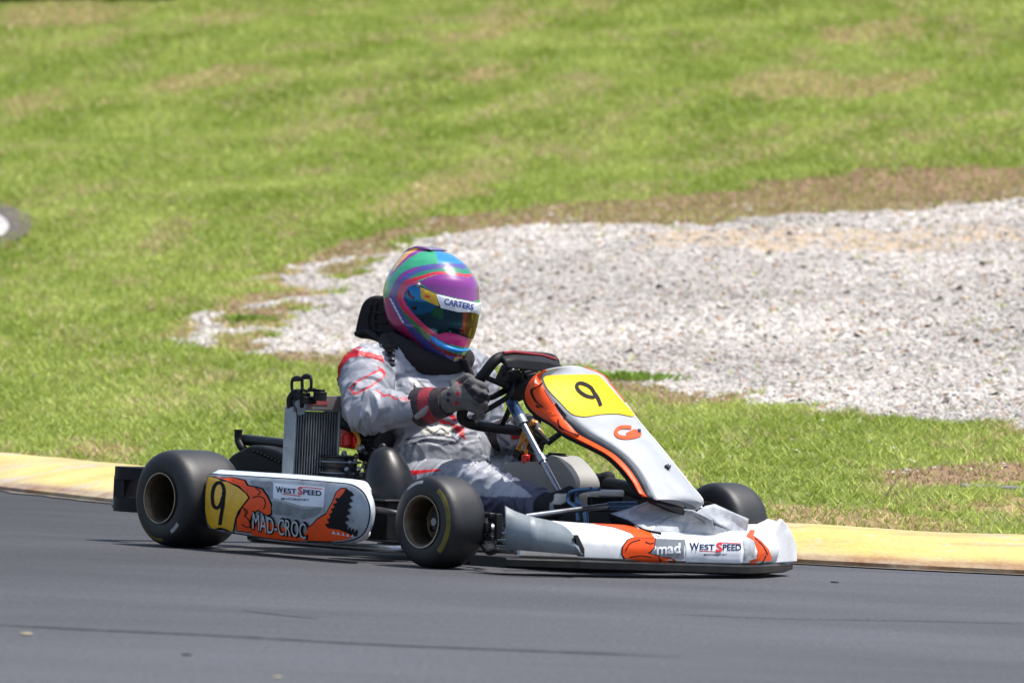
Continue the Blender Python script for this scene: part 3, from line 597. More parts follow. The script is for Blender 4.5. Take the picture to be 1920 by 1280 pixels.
# printed artwork on the pod face
dec = lambda pts, m_, off, sm=0: mb.decal(c5([tuple(q) for q in (smooth(pts, sm, True) if sm else pts)]), S, m_, off, 6)
dec([(215, 172), (420, 182), (540, 210), (570, 262), (640, 272), (712, 290), (770, 370), (806, 450), (806, 560), (760, 575), (660, 520), (615, 560), (600, 740), (445, 720), (440, 600), (500, 470), (570, 390), (470, 280), (300, 195)], M['ink'], .0012)
dec([(235, 178), (415, 190), (525, 220), (556, 272), (630, 284), (700, 305), (755, 380), (792, 460), (792, 545), (752, 560), (665, 505), (600, 545), (595, 730), (452, 712), (452, 605), (512, 478), (585, 390), (480, 272), (310, 198)], M['orange'], .0018)
dec([(600, 735), (640, 720), (700, 700), (770, 712), (860, 745), (940, 735), (1020, 770), (1062, 815), (860, 800), (640, 772)], M['orange'], .0018)
for l in ([(500, 480), (560, 520), (540, 560)], [(610, 390), (660, 375), (720, 390), (740, 450), (720, 500)], [(520, 560), (575, 610), (590, 690)], [(640, 290), (690, 330), (660, 360)], [(500, 650), (560, 680), (600, 660)], [(530, 500), (548, 570)]):
    mb.stroke(c5([tuple(q) for q in smooth(l, 5)]), 1.9, S, M['ink'], .0024)
mpl = MB(); decp = lambda pts, m_, off, sm=0: mpl.decal(c5([tuple(q) for q in pts]), S, m_, off, 6)
decp([(165, 172), (250, 188), (380, 232), (480, 284), (560, 348), (585, 388), (530, 455), (478, 522), (448, 600), (433, 690), (424, 729), (210, 700), (158, 648), (138, 540), (134, 430), (140, 300)], M['ink'], .0026)
decp([(170, 178), (250, 196), (375, 240), (470, 290), (548, 352), (570, 388), (518, 452), (466, 520), (436, 600), (421, 690), (414, 722), (212, 692), (166, 642), (146, 540), (142, 430), (148, 300)], M['yellowshade'], .0032)
nine = smooth([(322, 420), (332, 330), (312, 256), (272, 240), (232, 280), (215, 370), (225, 460), (262, 488), (298, 450), (318, 380)], 6)
mpl.stroke(c5([tuple(q) for q in nine]), 6.2, S, M['ink'], .0042); mpl.stroke(c5([tuple(q) for q in smooth([(326, 330), (322, 440), (306, 540), (288, 655)], 6)]), 6.4, S, M['ink'], .0042)
# jagged jaw print
for q in ([(810, 420), (1000, 470), (1130, 500), (1290, 490), (1250, 560), (1120, 600), (1010, 570), (900, 560), (815, 540)], [(590, 215), (700, 225), (800, 230), (815, 330), (800, 400), (760, 330), (690, 280), (600, 250)], [(700, 695), (800, 690), (900, 720), (850, 745), (760, 710)]): dec(q, M['smear'], .0008, 4)
dec([(1150, 680), (1200, 650), (1255, 590), (1340, 540), (1400, 430), (1440, 330), (1490, 288), (1545, 290), (1590, 330), (1560, 380), (1450, 480), (1400, 600), (1390, 680), (1490, 680), (1640, 762), (1560, 815), (1380, 830), (1155, 820)], M['ink'], .0012)
dec([(1160, 690), (1210, 655), (1265, 600), (1345, 552), (1410, 435), (1450, 335), (1495, 300), (1540, 302), (1520, 340), (1440, 450), (1385, 570), (1362, 690), (1480, 705), (1610, 765), (1550, 802), (1380, 820), (1165, 810)], M['orange'], .0018)
def jag(a, b, w0, w1, n, side):
    a, b = np.array(a, float), np.array(b, float); d = b - a; nn = np.array([-d[1], d[0]]) / np.linalg.norm(d) * side; out = []
    for k in range(2 * n + 1): out.append(tuple(a + d * k / (2 * n) + nn * (w1 if k % 2 else w0)))
    return out
band = jag((1585, 320), (1512, 690), 6, 50, 6, -1) + jag((1368, 690), (1486, 390), 4, 46, 6, -1)[0:] + [(1515, 350)]
dec(band, M['ink'], .0026)
dec(jag((1490, 690), (1660, 745), 0, 44, 5, -1) + [(1650, 775), (1480, 705)], M['ink'], .0026)
for k in range(5): mb.decal(c5([(1405 + k * 48, 742 + k * 8), (1425 + k * 48, 712 + k * 9), (1445 + k * 44, 752 + k * 7)]), S, M['paper'], .003, 20)
mst = MB(); mst.decal(c5([(818, 238), (1332, 284), (1322, 482), (1100, 470), (860, 400), (815, 390)]), S, M['sticker'], .002, 6)
Wq = lambda x0, y0, x1, y1, k=.085: c5([(x0, y0), (x1, y0 + (x1 - x0) * k), (x1, y1 + (x1 - x0) * k), (x0, y1)])
mst.text('W', Wq(848, 276, 918, 338), S, M['navy'], .0034, .02); mst.text('EST', Wq(925, 292, 1052, 342), S, M['navy'], .0034, .02)
mst.text('S', Wq(1068, 280, 1114, 358), S, M['red'], .0038, .03); mst.text('PEED', Wq(1120, 306, 1302, 356), S, M['navy'], .0034, .02)
mst.stroke(c5([(1090, 285), (1200, 290), (1310, 303)]), 1.5, S, M['red'], .0034); mst.stroke(c5([(910, 352), (1000, 360), (1090, 372)]), 1.5, S, M['red'], .0034)
mst.text('MOTORSPORT', Wq(900, 388, 1180, 408, .05), S, M['navy'], .0034, .01)
bend = lambda x, y: (0, 3.0 * math.sin(x * 6.3))
dec([(600, 640), (660, 620), (800, 640), (960, 700), (1100, 790), (1170, 690), (1165, 812), (1060, 815), (860, 800), (600, 760)], M['orange'], .0016)
mb.text('MAD-CROC', c5([(610, 512), (1166, 640), (1166, 822), (610, 706)]), S, M['ink'], .0026, .05, bend=lambda x, y: (0, 2.2 * math.sin(x * 5.5)))
mq = lambda x0, x1, h0=.0: c5([(x0, 538 + (x0 - 620) * .21), (x1, 538 + (x1 - 620) * .21), (x1, 672 + (x1 - 620) * .25 + h0), (x0, 672 + (x0 - 620) * .25 + h0)])
mb.text('MAD-CROC', c5([(622, 528), (1152, 652), (1152, 806), (622, 690)]), S, M['lettergrey'], .0060, .0, bend=lambda x, y: (0, 2.2 * math.sin(x * 5.5)))
pod = mb.build('side_pod', kart, 40); pod['label'] = 'grey side pod with orange creature print and number 9'
mpl.build('number_plate', pod, 40, recalc=False); mst.build('sponsor_sticker', pod, 40, recalc=False)
mb = MB()   # the far pod, shade of its inner side put into the black colour
o_ = smooth([(.30, .06), (.72, .06), (.80, .10), (.78, .17), (.66, .205), (.30, .21), (.25, .15)], 4, True)
mb.prism([(x, .53, z) for x, z in o_], (0, .13, 0), M['blackgloss'], M['black']); mb.build('side_pod', kart, bevel=.012, seg=3)
# front spoiler
ST_ = [(-.62, 1.375, .150, .050), (-.60, 1.400, .142, .05), (-.43, 1.455, .128, .05), (-.25, 1.488, .121, .048), (0, 1.474, .116, .044), (.25, 1.447, .112, .040), (.33, 1.42, .112, .040), (.45, 1.35, .118, .040), (.60, 1.255, .135, .040), (.62, 1.22, .138, .042)]
def stat(y):
    a = np.array(ST_); return [np.interp(y, a[:, 0], a[:, k]) for k in (1, 2, 3)]
ys_ = np.unique(np.concatenate([np.linspace(-.555, .62, 50), [s_[0] for s_ in ST_ if s_[0] > -.55]]))
mb = MB(); rows = []
for y in ys_:
    x, zt, zb = stat(y); e = .10 if abs(y) < .5 else .06; e *= min(1, .15 + (y + .555) / .22); bk = .16 * min(1, .12 + (y + .555) / .22)
    rows.append([(x - bk, y * .97, zb + .005), (x - .01, y, zb), (x, y, zb + .006), (x + .004, y, (zt + zb) / 2), (x - .006, y, zt - .006), (x - .016, y, zt), (x - e * .6, y * .985, zt + .016), (x - e * 1.3, y * .97, zt + .022), (x - e * 1.5, y * .96, zt + .012)])
mb.grid(rows, M['white']); mb.add([q for q in rows[0]], [tuple(range(9))], M['white']); mb.add([q for q in rows[-1]], [tuple(range(9))], M['white']); S = mb.bvh()
c6 = crop(1080, 940, 1920 / 440)
dec = lambda pts, m_, off, sm=0, st=6: mb.decal(c6([tuple(q) for q in (smooth(pts, sm, True) if sm else pts)]), S, m_, off, st)
dec([(640, 302), (890, 310), (890, 500), (840, 510), (800, 470), (620, 440), (580, 420), (640, 400)], M['midgrey'], .0012)
dec([(455, 292), (415, 310), (372, 370), (368, 430), (388, 466), (560, 492), (835, 512), (820, 480), (780, 455), (700, 450), (640, 430), (600, 420), (640, 385), (650, 298)], M['ink'], .0018, 0)
dec([(462, 296), (422, 314), (380, 372), (376, 430), (396, 462), (560, 486), (822, 506), (806, 478), (770, 460), (700, 456), (630, 434), (580, 420), (632, 380), (642, 302)], M['orange'], .0024, 0)
dec([(120, 182), (420, 196), (600, 246), (640, 296), (470, 292), (440, 256), (300, 210)], M['orange'], .0020)
for l in ([(400, 400), (440, 340), (520, 312)], [(430, 455), (520, 440), (610, 452)], [(670, 450), (700, 490)], [(560, 330), (600, 345), (630, 338)]):
    mb.stroke(c6([tuple(q) for q in smooth(l, 5)]), 2.0, S, M['ink'], .0032)
mb.text('mad', c6([(655, 345), (850, 338), (850, 418), (655, 430)]), S, M['sticker'], .0030, .03)
mst = MB(); mst.decal(c6([(884, 318), (1355, 322), (1350, 500), (890, 488)]), S, M['sticker'], .0022, 6)
tq = lambda x0, y0, x1, y1: c6([(x0, y0), (x1, y0), (x1, y1), (x0, y1)])
mst.text('W', tq(922, 338, 1000, 398), S, M['navy'], .0036, .02); mst.text('EST', tq(1006, 350, 1128, 396), S, M['navy'], .0036, .02); mst.text('S', tq(1138, 336, 1190, 412), S, M['red'], .0040, .03)
mst.text('PEED', tq(1194, 350, 1345, 400), S, M['navy'], .0036, .02); mst.text('MOTORSPORT', tq(1040, 424, 1230, 440), S, M['navy'], .0036, .01)
mst.stroke(c6([(1165, 336), (1250, 340), (1345, 346)]), 1.4, S, M['red'], .0036); mst.stroke(c6([(1010, 402), (1080, 404), (1160, 410)]), 1.4, S, M['red'], .0036)
dec([(1362, 320), (1430, 310), (1455, 330), (1475, 460), (1410, 480), (1400, 520), (1362, 500)], M['tape'], .0020)
dec([(1390, 285), (1425, 235), (1465, 238), (1450, 280), (1510, 320), (1570, 390), (1598, 460), (1602, 512), (1405, 530), (1412, 485), (1470, 465), (1480, 440), (1460, 330), (1420, 300)], M['orange'], .0026)
for l in ([(1460, 300), (1520, 360), (1560, 430)], [(1520, 500), (1545, 440)]): mb.stroke(c6([tuple(q) for q in smooth(l, 4)]), 1.8, S, M['ink'], .0034)
mb.build('front_bumper', kart, 50, recalc=True)
bump = bpy.data.objects['front_bumper']; mst.build('sponsor_sticker', bump, 40, recalc=False)
mb = MB(); rows = []   # black splitter lip under the bumper
for y in np.linspace(-.60, .64, 46):
    x, zt, zb = stat(max(-.62, min(.62, y))); x -= 0 if y > -.62 else (-.62 - y) * .6
    rows.append([(x - .14, y, zb - .002), (x + .006, y, zb - .001), (x + .013, y, zb - .006), (x + .012, y, zb - .024), (x - .012, y, zb - .030), (x - .14, y, zb - .028)])
mb.grid(rows, M['blackgloss']); mb.add(rows[0], [tuple(range(6))], M['black']); mb.add(rows[-1], [tuple(range(6))], M['black']); mb.build('splitter', bump, 40)
mb = MB()   # end fin on the near side, a darker grey than the pod
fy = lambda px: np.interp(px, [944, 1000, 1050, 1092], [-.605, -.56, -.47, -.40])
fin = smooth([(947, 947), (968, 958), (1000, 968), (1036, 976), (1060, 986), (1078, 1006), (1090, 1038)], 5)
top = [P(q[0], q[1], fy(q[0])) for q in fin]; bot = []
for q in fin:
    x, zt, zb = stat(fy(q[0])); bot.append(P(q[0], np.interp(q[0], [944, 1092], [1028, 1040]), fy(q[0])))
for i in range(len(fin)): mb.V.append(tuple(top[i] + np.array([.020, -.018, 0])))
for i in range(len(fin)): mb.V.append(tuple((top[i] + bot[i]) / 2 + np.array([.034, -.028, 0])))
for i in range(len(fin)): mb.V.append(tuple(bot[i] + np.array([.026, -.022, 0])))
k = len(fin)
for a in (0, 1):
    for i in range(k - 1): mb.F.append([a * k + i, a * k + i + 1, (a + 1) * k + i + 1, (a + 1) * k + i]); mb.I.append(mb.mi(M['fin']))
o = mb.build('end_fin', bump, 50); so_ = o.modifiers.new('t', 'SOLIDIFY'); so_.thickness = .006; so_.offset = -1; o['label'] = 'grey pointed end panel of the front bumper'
mb = MB(); hy = lambda px: np.interp(px, [1430, 1494], [.43, .605])   # white pointed end on the far side
hp = [(1434, 1003), (1446, 1002), (1453, 985), (1462, 972), (1470, 980), (1480, 996), (1489, 1020), (1491, 1052), (1436, 1056)]
mb.prism([P(q[0], q[1], hy(q[0])) + np.array([.010, 0, 0]) for q in hp], (-.012, -.004, 0), M['white']); o = mb.build('end_fin', bump, 30, bevel=.003); o['label'] = 'white pointed end panel of the front bumper'
mb = MB()   # black strip painting the dark gap between fin and bumper
mb.prism([P(q[0], q[1], -.40 + (q[0] - 1088) * .004) + np.array([.012, -.003, 0]) for q in [(1074, 1002), (1080, 1002), (1092, 1028), (1092, 1043), (1080, 1042), (1078, 1020)]], (-.01, .004, 0), M['ink']); mb.build('gap_strip', bump, 30)
# taped grey nose cover draped between fairing and bumper
def cover(name, tri_pts, faces, m_, th=.005):
    mb = MB(); mb.add([P(*q) for q in tri_pts], faces, m_); o = mb.build(name, kart, 18); sd = o.modifiers.new('d', 'SUBSURF'); sd.subdivision_type = 'SIMPLE'; sd.levels = sd.render_levels = 2
    so_ = o.modifiers.new('t', 'SOLIDIFY'); so_.thickness = th; so_.offset = -1; return o
cover('nose_cover', [(1142, 963, -.11), (1180, 952, -.08), (1216, 940, -.05), (1300, 958, .04), (1335, 975, .12), (1345, 1006, .17), (1290, 1003, .05), (1222, 998, -.10), (1195, 988, -.13), (1240, 970, -.03), (1290, 980, .05), (1178, 975, -.11), (1250, 948, .0)],
      [(0, 1, 11), (1, 2, 12, 9), (1, 9, 11), (11, 9, 8), (9, 7, 8), (9, 10, 6, 7), (12, 3, 10, 9), (3, 4, 10), (4, 5, 6, 10)], M['tape'])
cover('nose_cover', [(1306, 960, .12), (1322, 948, .20), (1340, 944, .24), (1375, 960, .30), (1404, 972, .36), (1401, 998, .36), (1394, 1012, .33), (1362, 990, .26), (1338, 978, .22), (1322, 972, .17), (1370, 974, .29)],
      [(0, 1, 9), (1, 2, 8, 9), (2, 3, 10, 8), (3, 4, 5, 10), (10, 5, 6, 7), (10, 7, 8)], M['tape'])
mb = MB(); mb.prism([P(*q) for q in [(1144, 966, -.115), (1176, 980, -.12), (1205, 994, -.125), (1150, 988, -.06)]], (-.03, .02, 0), M['ink']); mb.build('bracket', kart, 30); mb = MB(); mb.prism([P(*q) for q in [(1340, 984, .17), (1362, 992, .25), (1393, 1012, .32), (1345, 1010, .17)]], (-.05, 0, -.004), M['midgrey']); mb.build('bracket', kart, 30)
mb = MB(); d_ = [P(*q) for q in [(1142, 964, -.115), (1175, 976, -.115), (1206, 993, -.125), (1240, 1000, -.09)]]; mb.tube(d_, .004, M['ink'], 6)
for l in ([(1178, 965, -.10), (1200, 950, -.07), (1220, 943, -.05)], [(1228, 987, -.07), (1252, 972, -.01), (1275, 968, .02)], [(1290, 960, .03), (1320, 985, .1)]): mb.tube([P(*q) + np.array([.003, 0, .003]) for q in l], .0022, M['midgrey'], 5)
mb.build('tape_seam', kart)

# front number fairing
RW = [((1024, 694, -.115), (1096, 689, .07)), ((1014, 706, -.125), (1130, 703, .115)), ((1022, 728, -.125), (1146, 722, .12)), ((1040, 755, -.12), (1170, 752, .122)), ((1068, 781, -.112), (1191, 781, .122)), ((1104, 808, -.105), (1211, 806, .12)), ((1142, 830, -.10), (1232, 830, .118)),
      ((1172, 852, -.095), (1252, 855, .115)), ((1194, 876, -.09), (1272, 880, .112)), ((1210, 903, -.088), (1294, 908, .11)), ((1222, 930, -.086), (1318, 938, .11)), ((1232, 936, -.08), (1309, 955, .10))]
rn = smooth([P(*r[0]) for r in RW], 4); rf = smooth([P(*r[1]) for r in RW], 4)
mb = MB(); rows = []
for i, (a, b_) in enumerate(zip(rn, rf)):
    w = []
    for j in range(13):
        s_ = j / 12; q = a * (1 - s_) + b_ * s_; cr = .016 * (1 - (2 * s_ - 1) ** 2); w.append(q + np.array([cr * .8, 0, cr * .6]))
    rows.append(w)
mb.grid(rows, M['fairing'])
S = mb.bvh(); c8 = crop(970, 670, 1569 / 380)
# side skirt of the fairing: grey roll, orange side, black edge
OB = [(1024, 694), (1004, 702), (988, 722), (984, 742), (990, 760), (1008, 778), (1034, 794), (1056, 812), (1096, 832), (1136, 852), (1162, 874), (1184, 900), (1196, 920), (1204, 928)]
BB = [(1022, 696), (1000, 704), (982, 724), (980, 746), (988, 766), (1006, 784), (1034, 800), (1056, 819), (1096, 839), (1134, 859), (1158, 881), (1178, 906), (1190, 924), (1200, 931)]
tt = np.linspace(0, 1, 44)
def along(pts, t):
    a = np.array(pts, float); s_ = np.concatenate([[0], np.cumsum(np.linalg.norm(np.diff(a, axis=0), axis=1))]); s_ /= s_[-1]; return np.stack([np.interp(t, s_, a[:, k]) for k in range(a.shape[1])], 1)
E0 = along([tuple(q) for q in rn[:len(rn) - 3]], tt); ob = along(smooth(OB, 4), tt); bb = along(smooth(BB, 4), tt)
E0p = photo(E0); gr_ = E0p * .62 + ob * .38
wg = np.clip((tt - .20) / .12, 0, 1); gline = E0p + (ob - E0p) * (.05 + .50 * np.clip((tt - .2) / .3, 0, 1))[:, None]
yo = np.interp(tt, [0, .1, 1], [-.115, -.145, -.10])
G1_ = np.array([P(q[0], q[1], y) for q, y in zip(gline, np.interp(tt, [0, .1, 1], [-.117, -.135, -.098]))])
O1_ = np.array([P(q[0], q[1], y) for q, y in zip(ob, yo)]); B1_ = np.array([P(q[0], q[1], y + .004) for q, y in zip(bb, yo)])
I1_ = B1_ + np.array([.0, .03, -.004])
O05 = (G1_ + O1_) / 2 + np.array([0, -.010, 0])
mb.grid([E0, G1_], M['slate']); mb.grid([G1_, O05, O1_], M['orange']); mb.grid([O1_, B1_, I1_], M['ink'])
# far skirt, mirrored depth only
E1 = along([tuple(q) for q in rf[:len(rf) - 3]], tt); k_ = 13; E1b = E1 + np.array([-.012, .004, -.008]); mb.grid([E1[:k_], (E1 + np.array([-.03, .02, -.012]))[:k_], (E1 + np.array([-.06, .0, -.03]))[:k_]], M['orange']); mb.grid([E1[k_ - 1:], E1b[k_ - 1:], (E1 + np.array([-.04, -.02, -.03]))[k_ - 1:]], M['white'])
sk = MB(); sk.grid([E0, G1_], M['ink']); sk.grid([G1_, O05, O1_], M['ink']); SK = sk.bvh()
for l in ([(205, 190), (165, 225), (120, 245), (118, 280), (150, 340), (200, 385)], [(240, 275), (290, 360), (380, 460)], [(320, 480), (330, 530), (400, 580), (480, 610)], [(150, 370), (175, 385)], [(270, 300), (320, 370)]):
    mb.stroke(c8([tuple(q) for q in smooth(l, 5)]), 2.0, SK, M['ink'], .002)
fair = mb.build('front_fairing', kart, 32, recalc=False); so_ = fair.modifiers.new('t', 'SOLIDIFY'); so_.thickness = .003; so_.offset = 1
mb = MB(); mb.decal(c8([tuple(q) for q in smooth([(205, 150), (300, 138), (520, 135), (620, 140), (650, 165), (780, 310), (905, 455), (780, 440), (640, 445), (520, 462), (420, 440), (330, 350), (240, 255), (205, 190)], 3, True)]), S, M['yellow'], .003, 7)
nine = smooth([(600, 300), (560, 238), (490, 206), (455, 222), (470, 262), (520, 300), (578, 316), (604, 300)], 6)
mb.stroke(c8([tuple(q) for q in nine]), 6.4, S, M['ink'], .0050); mb.stroke(c8([tuple(q) for q in smooth([(596, 288), (622, 330), (642, 383)], 6)]), 6.6, S, M['ink'], .0050)
mb.build('number_plate', fair, 40, recalc=False)
mb = MB()   # small round orange emblem, screw and cracks
em = smooth([(880, 545), (800, 545), (762, 575), (775, 610), (830, 625), (900, 618), (950, 600)], 6)
mb.stroke(c8([tuple(q) for q in em]), 6.5, S, M['orange'], .0030); mb.decal(c8([(840, 590), (900, 560), (945, 570), (960, 600), (900, 628), (850, 620)]), S, M['orange'], .0034, 10); mb.decal(c8([(925, 560), (950, 562), (952, 588), (930, 590)]), S, M['navy'], .004, 20)
mb.text('RACING', c8([(800, 632), (930, 640), (930, 656), (800, 650)]), S, M['lettergrey'], .0026) if False else None
mb.build('emblem', fair, 40, recalc=False)
mb = MB(); q = onto(S, .004)(1250, 877); mb.ball(q, .011, M['darkmetal'], 14, 8, (.7, 1, .7)); mb.ball(np.array(q) + np.array([.006, 0, .004]), .006, M['steel'], 10, 6); mb.build('screw', fair)
mb = MB(); mb.prism([P(*q) for q in [(1220, 934, -.086), (1268, 946, .0), (1306, 960, .09), (1314, 966, .09), (1296, 972, .06), (1232, 944, -.08)]], (-.03, 0, 0), M['ink']); mb.build('mounting', fair, 30)
# black stay between fairing foot and far pod, far boot rest
mb = MB(); mb.tube([P(1140, 908, .12), P(1175, 915, .10), P(1212, 932, .06)], [.022, .022, .018], M['black'], 12); mb.build('support_stay', kart); mb = MB()
mb.tube([P(1000, 800, .02), P(1030, 830, .02), P(1052, 812, .04)], .008, M['black'], 8); mb.build('support_stay', kart)

# steering
wz = [(1040, 682, .15), (1030, 672, .14), (985, 668, .03), (950, 668, -.06), (930, 674, -.115), (908, 700, -.14), (890, 724, -.147), (876, 752, -.15), (866, 776, -.148), (872, 790, -.13), (900, 798, -.07), (940, 803, .02), (980, 806, .10), (1000, 798, .14), (1012, 770, .15), (1026, 730, .155), (1038, 700, .155)]
sw = bpy.data.objects.new('steering_wheel', None); COL.objects.link(sw); sw.parent = kart; sw.empty_display_size = .05
mb = MB(); mb.tube(smooth([P(*q) for q in wz], 5, True), .0155, M['black'], 16, closed=True); mb.build('wheel_rim', sw, 60)
mb = MB(); mb.prism([P(*q) for q in [(936, 664, -.11), (958, 660, -.06), (1018, 667, .08), (1044, 676, .13), (1048, 686, .14), (1036, 690, .12), (960, 682, -.06), (938, 680, -.11)]], (.03, 0, -.016), M['black']); mb.build('display', sw, 30, bevel=.006)
mb = MB(); mb.tube([P(944, 664, -.10) + np.array([0, 0, .004]), P(962, 662, -.06) + np.array([0, 0, .004]), P(1016, 668, .08) + np.array([0, 0, .004]), P(1042, 676, .13) + np.array([0, 0, .004])], .0045, mat('dull red strip', (.28, .02, .025), .5), 8); mb.build('display_edge', sw)
mb = MB()   # hub and spokes
hc = P(966, 722, 0)
mb.cyl(hc + np.array([-.02, 0, .015]), hc + np.array([.03, 0, -.02]), .034, M['black'], 20)
for q in [(908, 706, -.14), (876, 756, -.147), (940, 800, .02), (985, 668, .03)]: mb.tube([hc, (np.array(hc) + P(*q)) / 2 + np.array([.006, 0, -.008]), P(*q)], [.012, .009, .008], M['black'], 8)
mb.tube(smooth([P(985, 690, .04), P(965, 712, -.02), P(955, 740, -.05), P(930, 758, -.08), P(905, 772, -.11)], 5), .0085, M['black'], 8)
mb.box(P(955, 706, -.03), (.05, .05, .05), M['black'], Matrix.Rotation(.6, 3, 'Y')); mb.box(P(990, 712, .05), (.04, .06, .05), M['darkmetal'], Matrix.Rotation(.8, 3, 'Y'))
for q in [(946, 700, -.05), (960, 695, -.03), (975, 705, .0), (984, 722, .03), (950, 725, -.05)]: mb.ball(P(*q), .010, M['alu'] if q[0] == 960 else M['black'], 10, 6)
mb.build('wheel_hub', sw, 40, bevel=.003)
mb = MB(); a_, b_ = P(954, 744, -.01), P(1052, 928, 0); d_ = b_ - a_
mb.tube([a_, a_ + d_ * .04, a_ + d_ * .20, a_ + d_ * .23], [.014, .017, .017, .011], M['blue'], 16); mb.tube([a_ + d_ * .2, a_ + d_ * .28], .016, M['alu'], 16); mb.tube([a_ + d_ * .28, b_], .0095, M['steel'], 14)
mb.tube([a_ + d_ * .60, a_ + d_ * .66], .014, M['steel'], 12); mb.ball(b_, .017, M['alu']); mb.build('steering_column', kart)
# front stub axles, rods
for s in (-1, 1):
    mb = MB(); x, y = 1.06, s * .43
    mb.box((x, y, .165), (.055, .035, .014), M['darkmetal']); mb.box((x, y, .095), (.055, .035, .014), M['darkmetal']); mb.box((x - .02, y + s * -.018, .13), (.014, .018, .085), M['darkmetal']); mb.cyl((x, y, .085), (x, y, .178), .012, M['alu'], 14)
    mb.cyl((x, y, .128), (1.05, s * .56, .128), .011, M['alu'], 14); mb.cyl((x, y, .178), (x, y, .186), .010, M['steel'], 8); mb.box((x + .06, y - s * .01, .115), (.1, .02, .012), M['darkmetal'], Matrix.Rotation(s * -.3, 3, 'Z')); mb.build('stub_axle', kart, 40, bevel=.002)
mb = MB()   # black brake caliper like block beside the near front wheel
for p0, w_, h_ in (((915, 965, -.46), .045, .014), ((918, 1008, -.46), .045, .016), ((934, 986, -.45), .012, .07), ((912, 988, -.47), .022, .03)): mb.box(P(*p0), (w_, .022, h_), M['darkmetal'] if h_ < .02 else M['black'])
mb.cyl(P(905, 990, -.47), P(925, 992, -.44), .016, M['alu'], 14); mb.cyl(P(908, 965, -.46), P(908, 1008, -.46), .010, M['alu'], 12); mb.tube(smooth([P(900, 1010, -.46), P(915, 1035, -.5), P(935, 1030, -.52)], 4), .008, M['black'], 8); mb.build('brake_caliper', kart, 40, bevel=.005)
mb = MB(); mb.tube([P(985, 968, -.36), P(1060, 958, -.22), P(1140, 948, -.06)], .0085, M['steel'], 12); mb.tube([P(1140, 948, -.06), P(1192, 947, .03)], .012, M['blue'], 12); mb.tube([P(1150, 945, -.02), P(1200, 958, .06), P(1260, 975, .2)], .006, M['steel'], 10); mb.build('track_rod', kart)
mb = MB()   # pedals: bent tubes with bright foot pads
for k, (dx, y) in enumerate(((0, -.13), (16, -.10))):
    mb.tube(smooth([P(1084 + dx, 975, y), P(1080 + dx, 952, y), P(1066 + dx, 940, y), P(1068 + dx, 924, y), P(1086 + dx, 918, y), P(1108 + dx, 916, y)], 5), .0058, M['blue'], 10)
mb.tube([P(1100, 985, -.10), P(1096, 960, -.10)], .007, M['blue'], 10)
mb.tube([P(1104, 923, -.08), P(1166, 924, .06)], .0095, M['white'], 12); mb.build('pedal', kart)
mb = MB(); mb.prism([P(*q) for q in [(1100, 930, -.04), (1160, 932, .06), (1160, 960, .06), (1100, 958, -.04)]], (.02, 0, 0), M['black']); mb.build('pedal_pad', kart, 30, bevel=.004)
# fuel tank between the legs, hoses
mb = MB(); to = smooth([(946, 872), (956, 866), (1010, 864), (1034, 853), (1052, 864), (1074, 892), (1078, 916), (1062, 952), (980, 944), (958, 905)], 4, True)
mb.prism([P(q[0], q[1], .035 + .0002 * (q[0] - 950)) for q in to], (.01, .085, .0), M['tank']); mb.build('fuel_tank', kart, 40, bevel=.014, seg=4)
mb = MB(); c_ = P(1044, 858, .085); mb.cyl(c_ + np.array([0, 0, -.03]), c_ + np.array([0, 0, .008]), .034, M['black'], 24); mb.cyl(c_ + np.array([0, 0, .008]), c_ + np.array([0, 0, .014]), .026, M['black'], 24); mb.build('filler_cap', bpy.data.objects['fuel_tank'], 30)
for k, l in enumerate(([(974, 858, .06), (976, 830, .05), (984, 806, .04), (1000, 788, .03)], [(986, 862, .06), (988, 830, .05), (996, 808, .05), (1008, 804, .06), (1018, 815, .07), (1014, 838, .06), (1004, 850, .05)], [(970, 860, .06), (972, 838, .05), (990, 815, .03), (1006, 790, .02)])):
    mb = MB(); mb.tube(smooth([P(*q) for q in l], 6), .0052, M['hose'], 10); mb.build('fuel_hose', kart)
mb = MB()
for q, w_ in (((975, 852, .06), .03), ((1004, 838, .05), .035), ((1000, 856, .08), .04), ((1012, 822, .06), .026)): mb.box(P(*q), (w_, w_, w_ * .8), M['black'], Matrix.Rotation(.4, 3, 'Y'))
mb.cyl(P(986, 868, .05), P(986, 852, .05), .0125, M['redpart'], 16); mb.cyl(P(1002, 846, .04), P(1012, 858, .04), .007, M['steel'], 10); mb.tube([P(1000, 840, .05), P(1028, 826, .06), P(1048, 812, .08)], .007, M['black'], 8)
mb.build('fuel_pump', kart, 30, bevel=.003)
# rear bumper
rb = MB(); RB = smooth([(-.22, -.585), (-.30, -.60), (-.335, -.565), (-.34, -.45), (-.34, 0), (-.34, .45), (-.335, .59), (-.30, .625), (-.22, .60)], 4)
def rail(z0, z1, t=.030):
    rows = []
    for i, q in enumerate(RB):
        d = np.array(RB[min(i + 1, len(RB) - 1)]) - np.array(RB[max(i - 1, 0)]); d /= np.linalg.norm(d); n_ = np.array([d[1], -d[0]]) * t
        a, b2 = q + n_ * .5, q - n_ * .5; rows.append([(a[0], a[1], z0), (a[0], a[1], z1), (b2[0], b2[1], z1), (b2[0], b2[1], z0)])
    rb.grid(rows, M['black'], close=True); rb.add(rows[0], [(0, 1, 2, 3)], M['black']); rb.add(rows[-1], [(0, 1, 2, 3)], M['black'])
rail(.182, .218, .05); rail(.088, .130, .05)
for y in (-.565, -.30, .0, .30, .59): rb.box((-.335, y, .155), (.05, .10 if abs(y) < .5 else .06, .07), M['black'])
rb.cyl((-.365, -.585, .105), (-.352, -.585, .105), .012, M['alu'], 12); rb.build('rear_bumper', kart, 40, bevel=.008, seg=3)
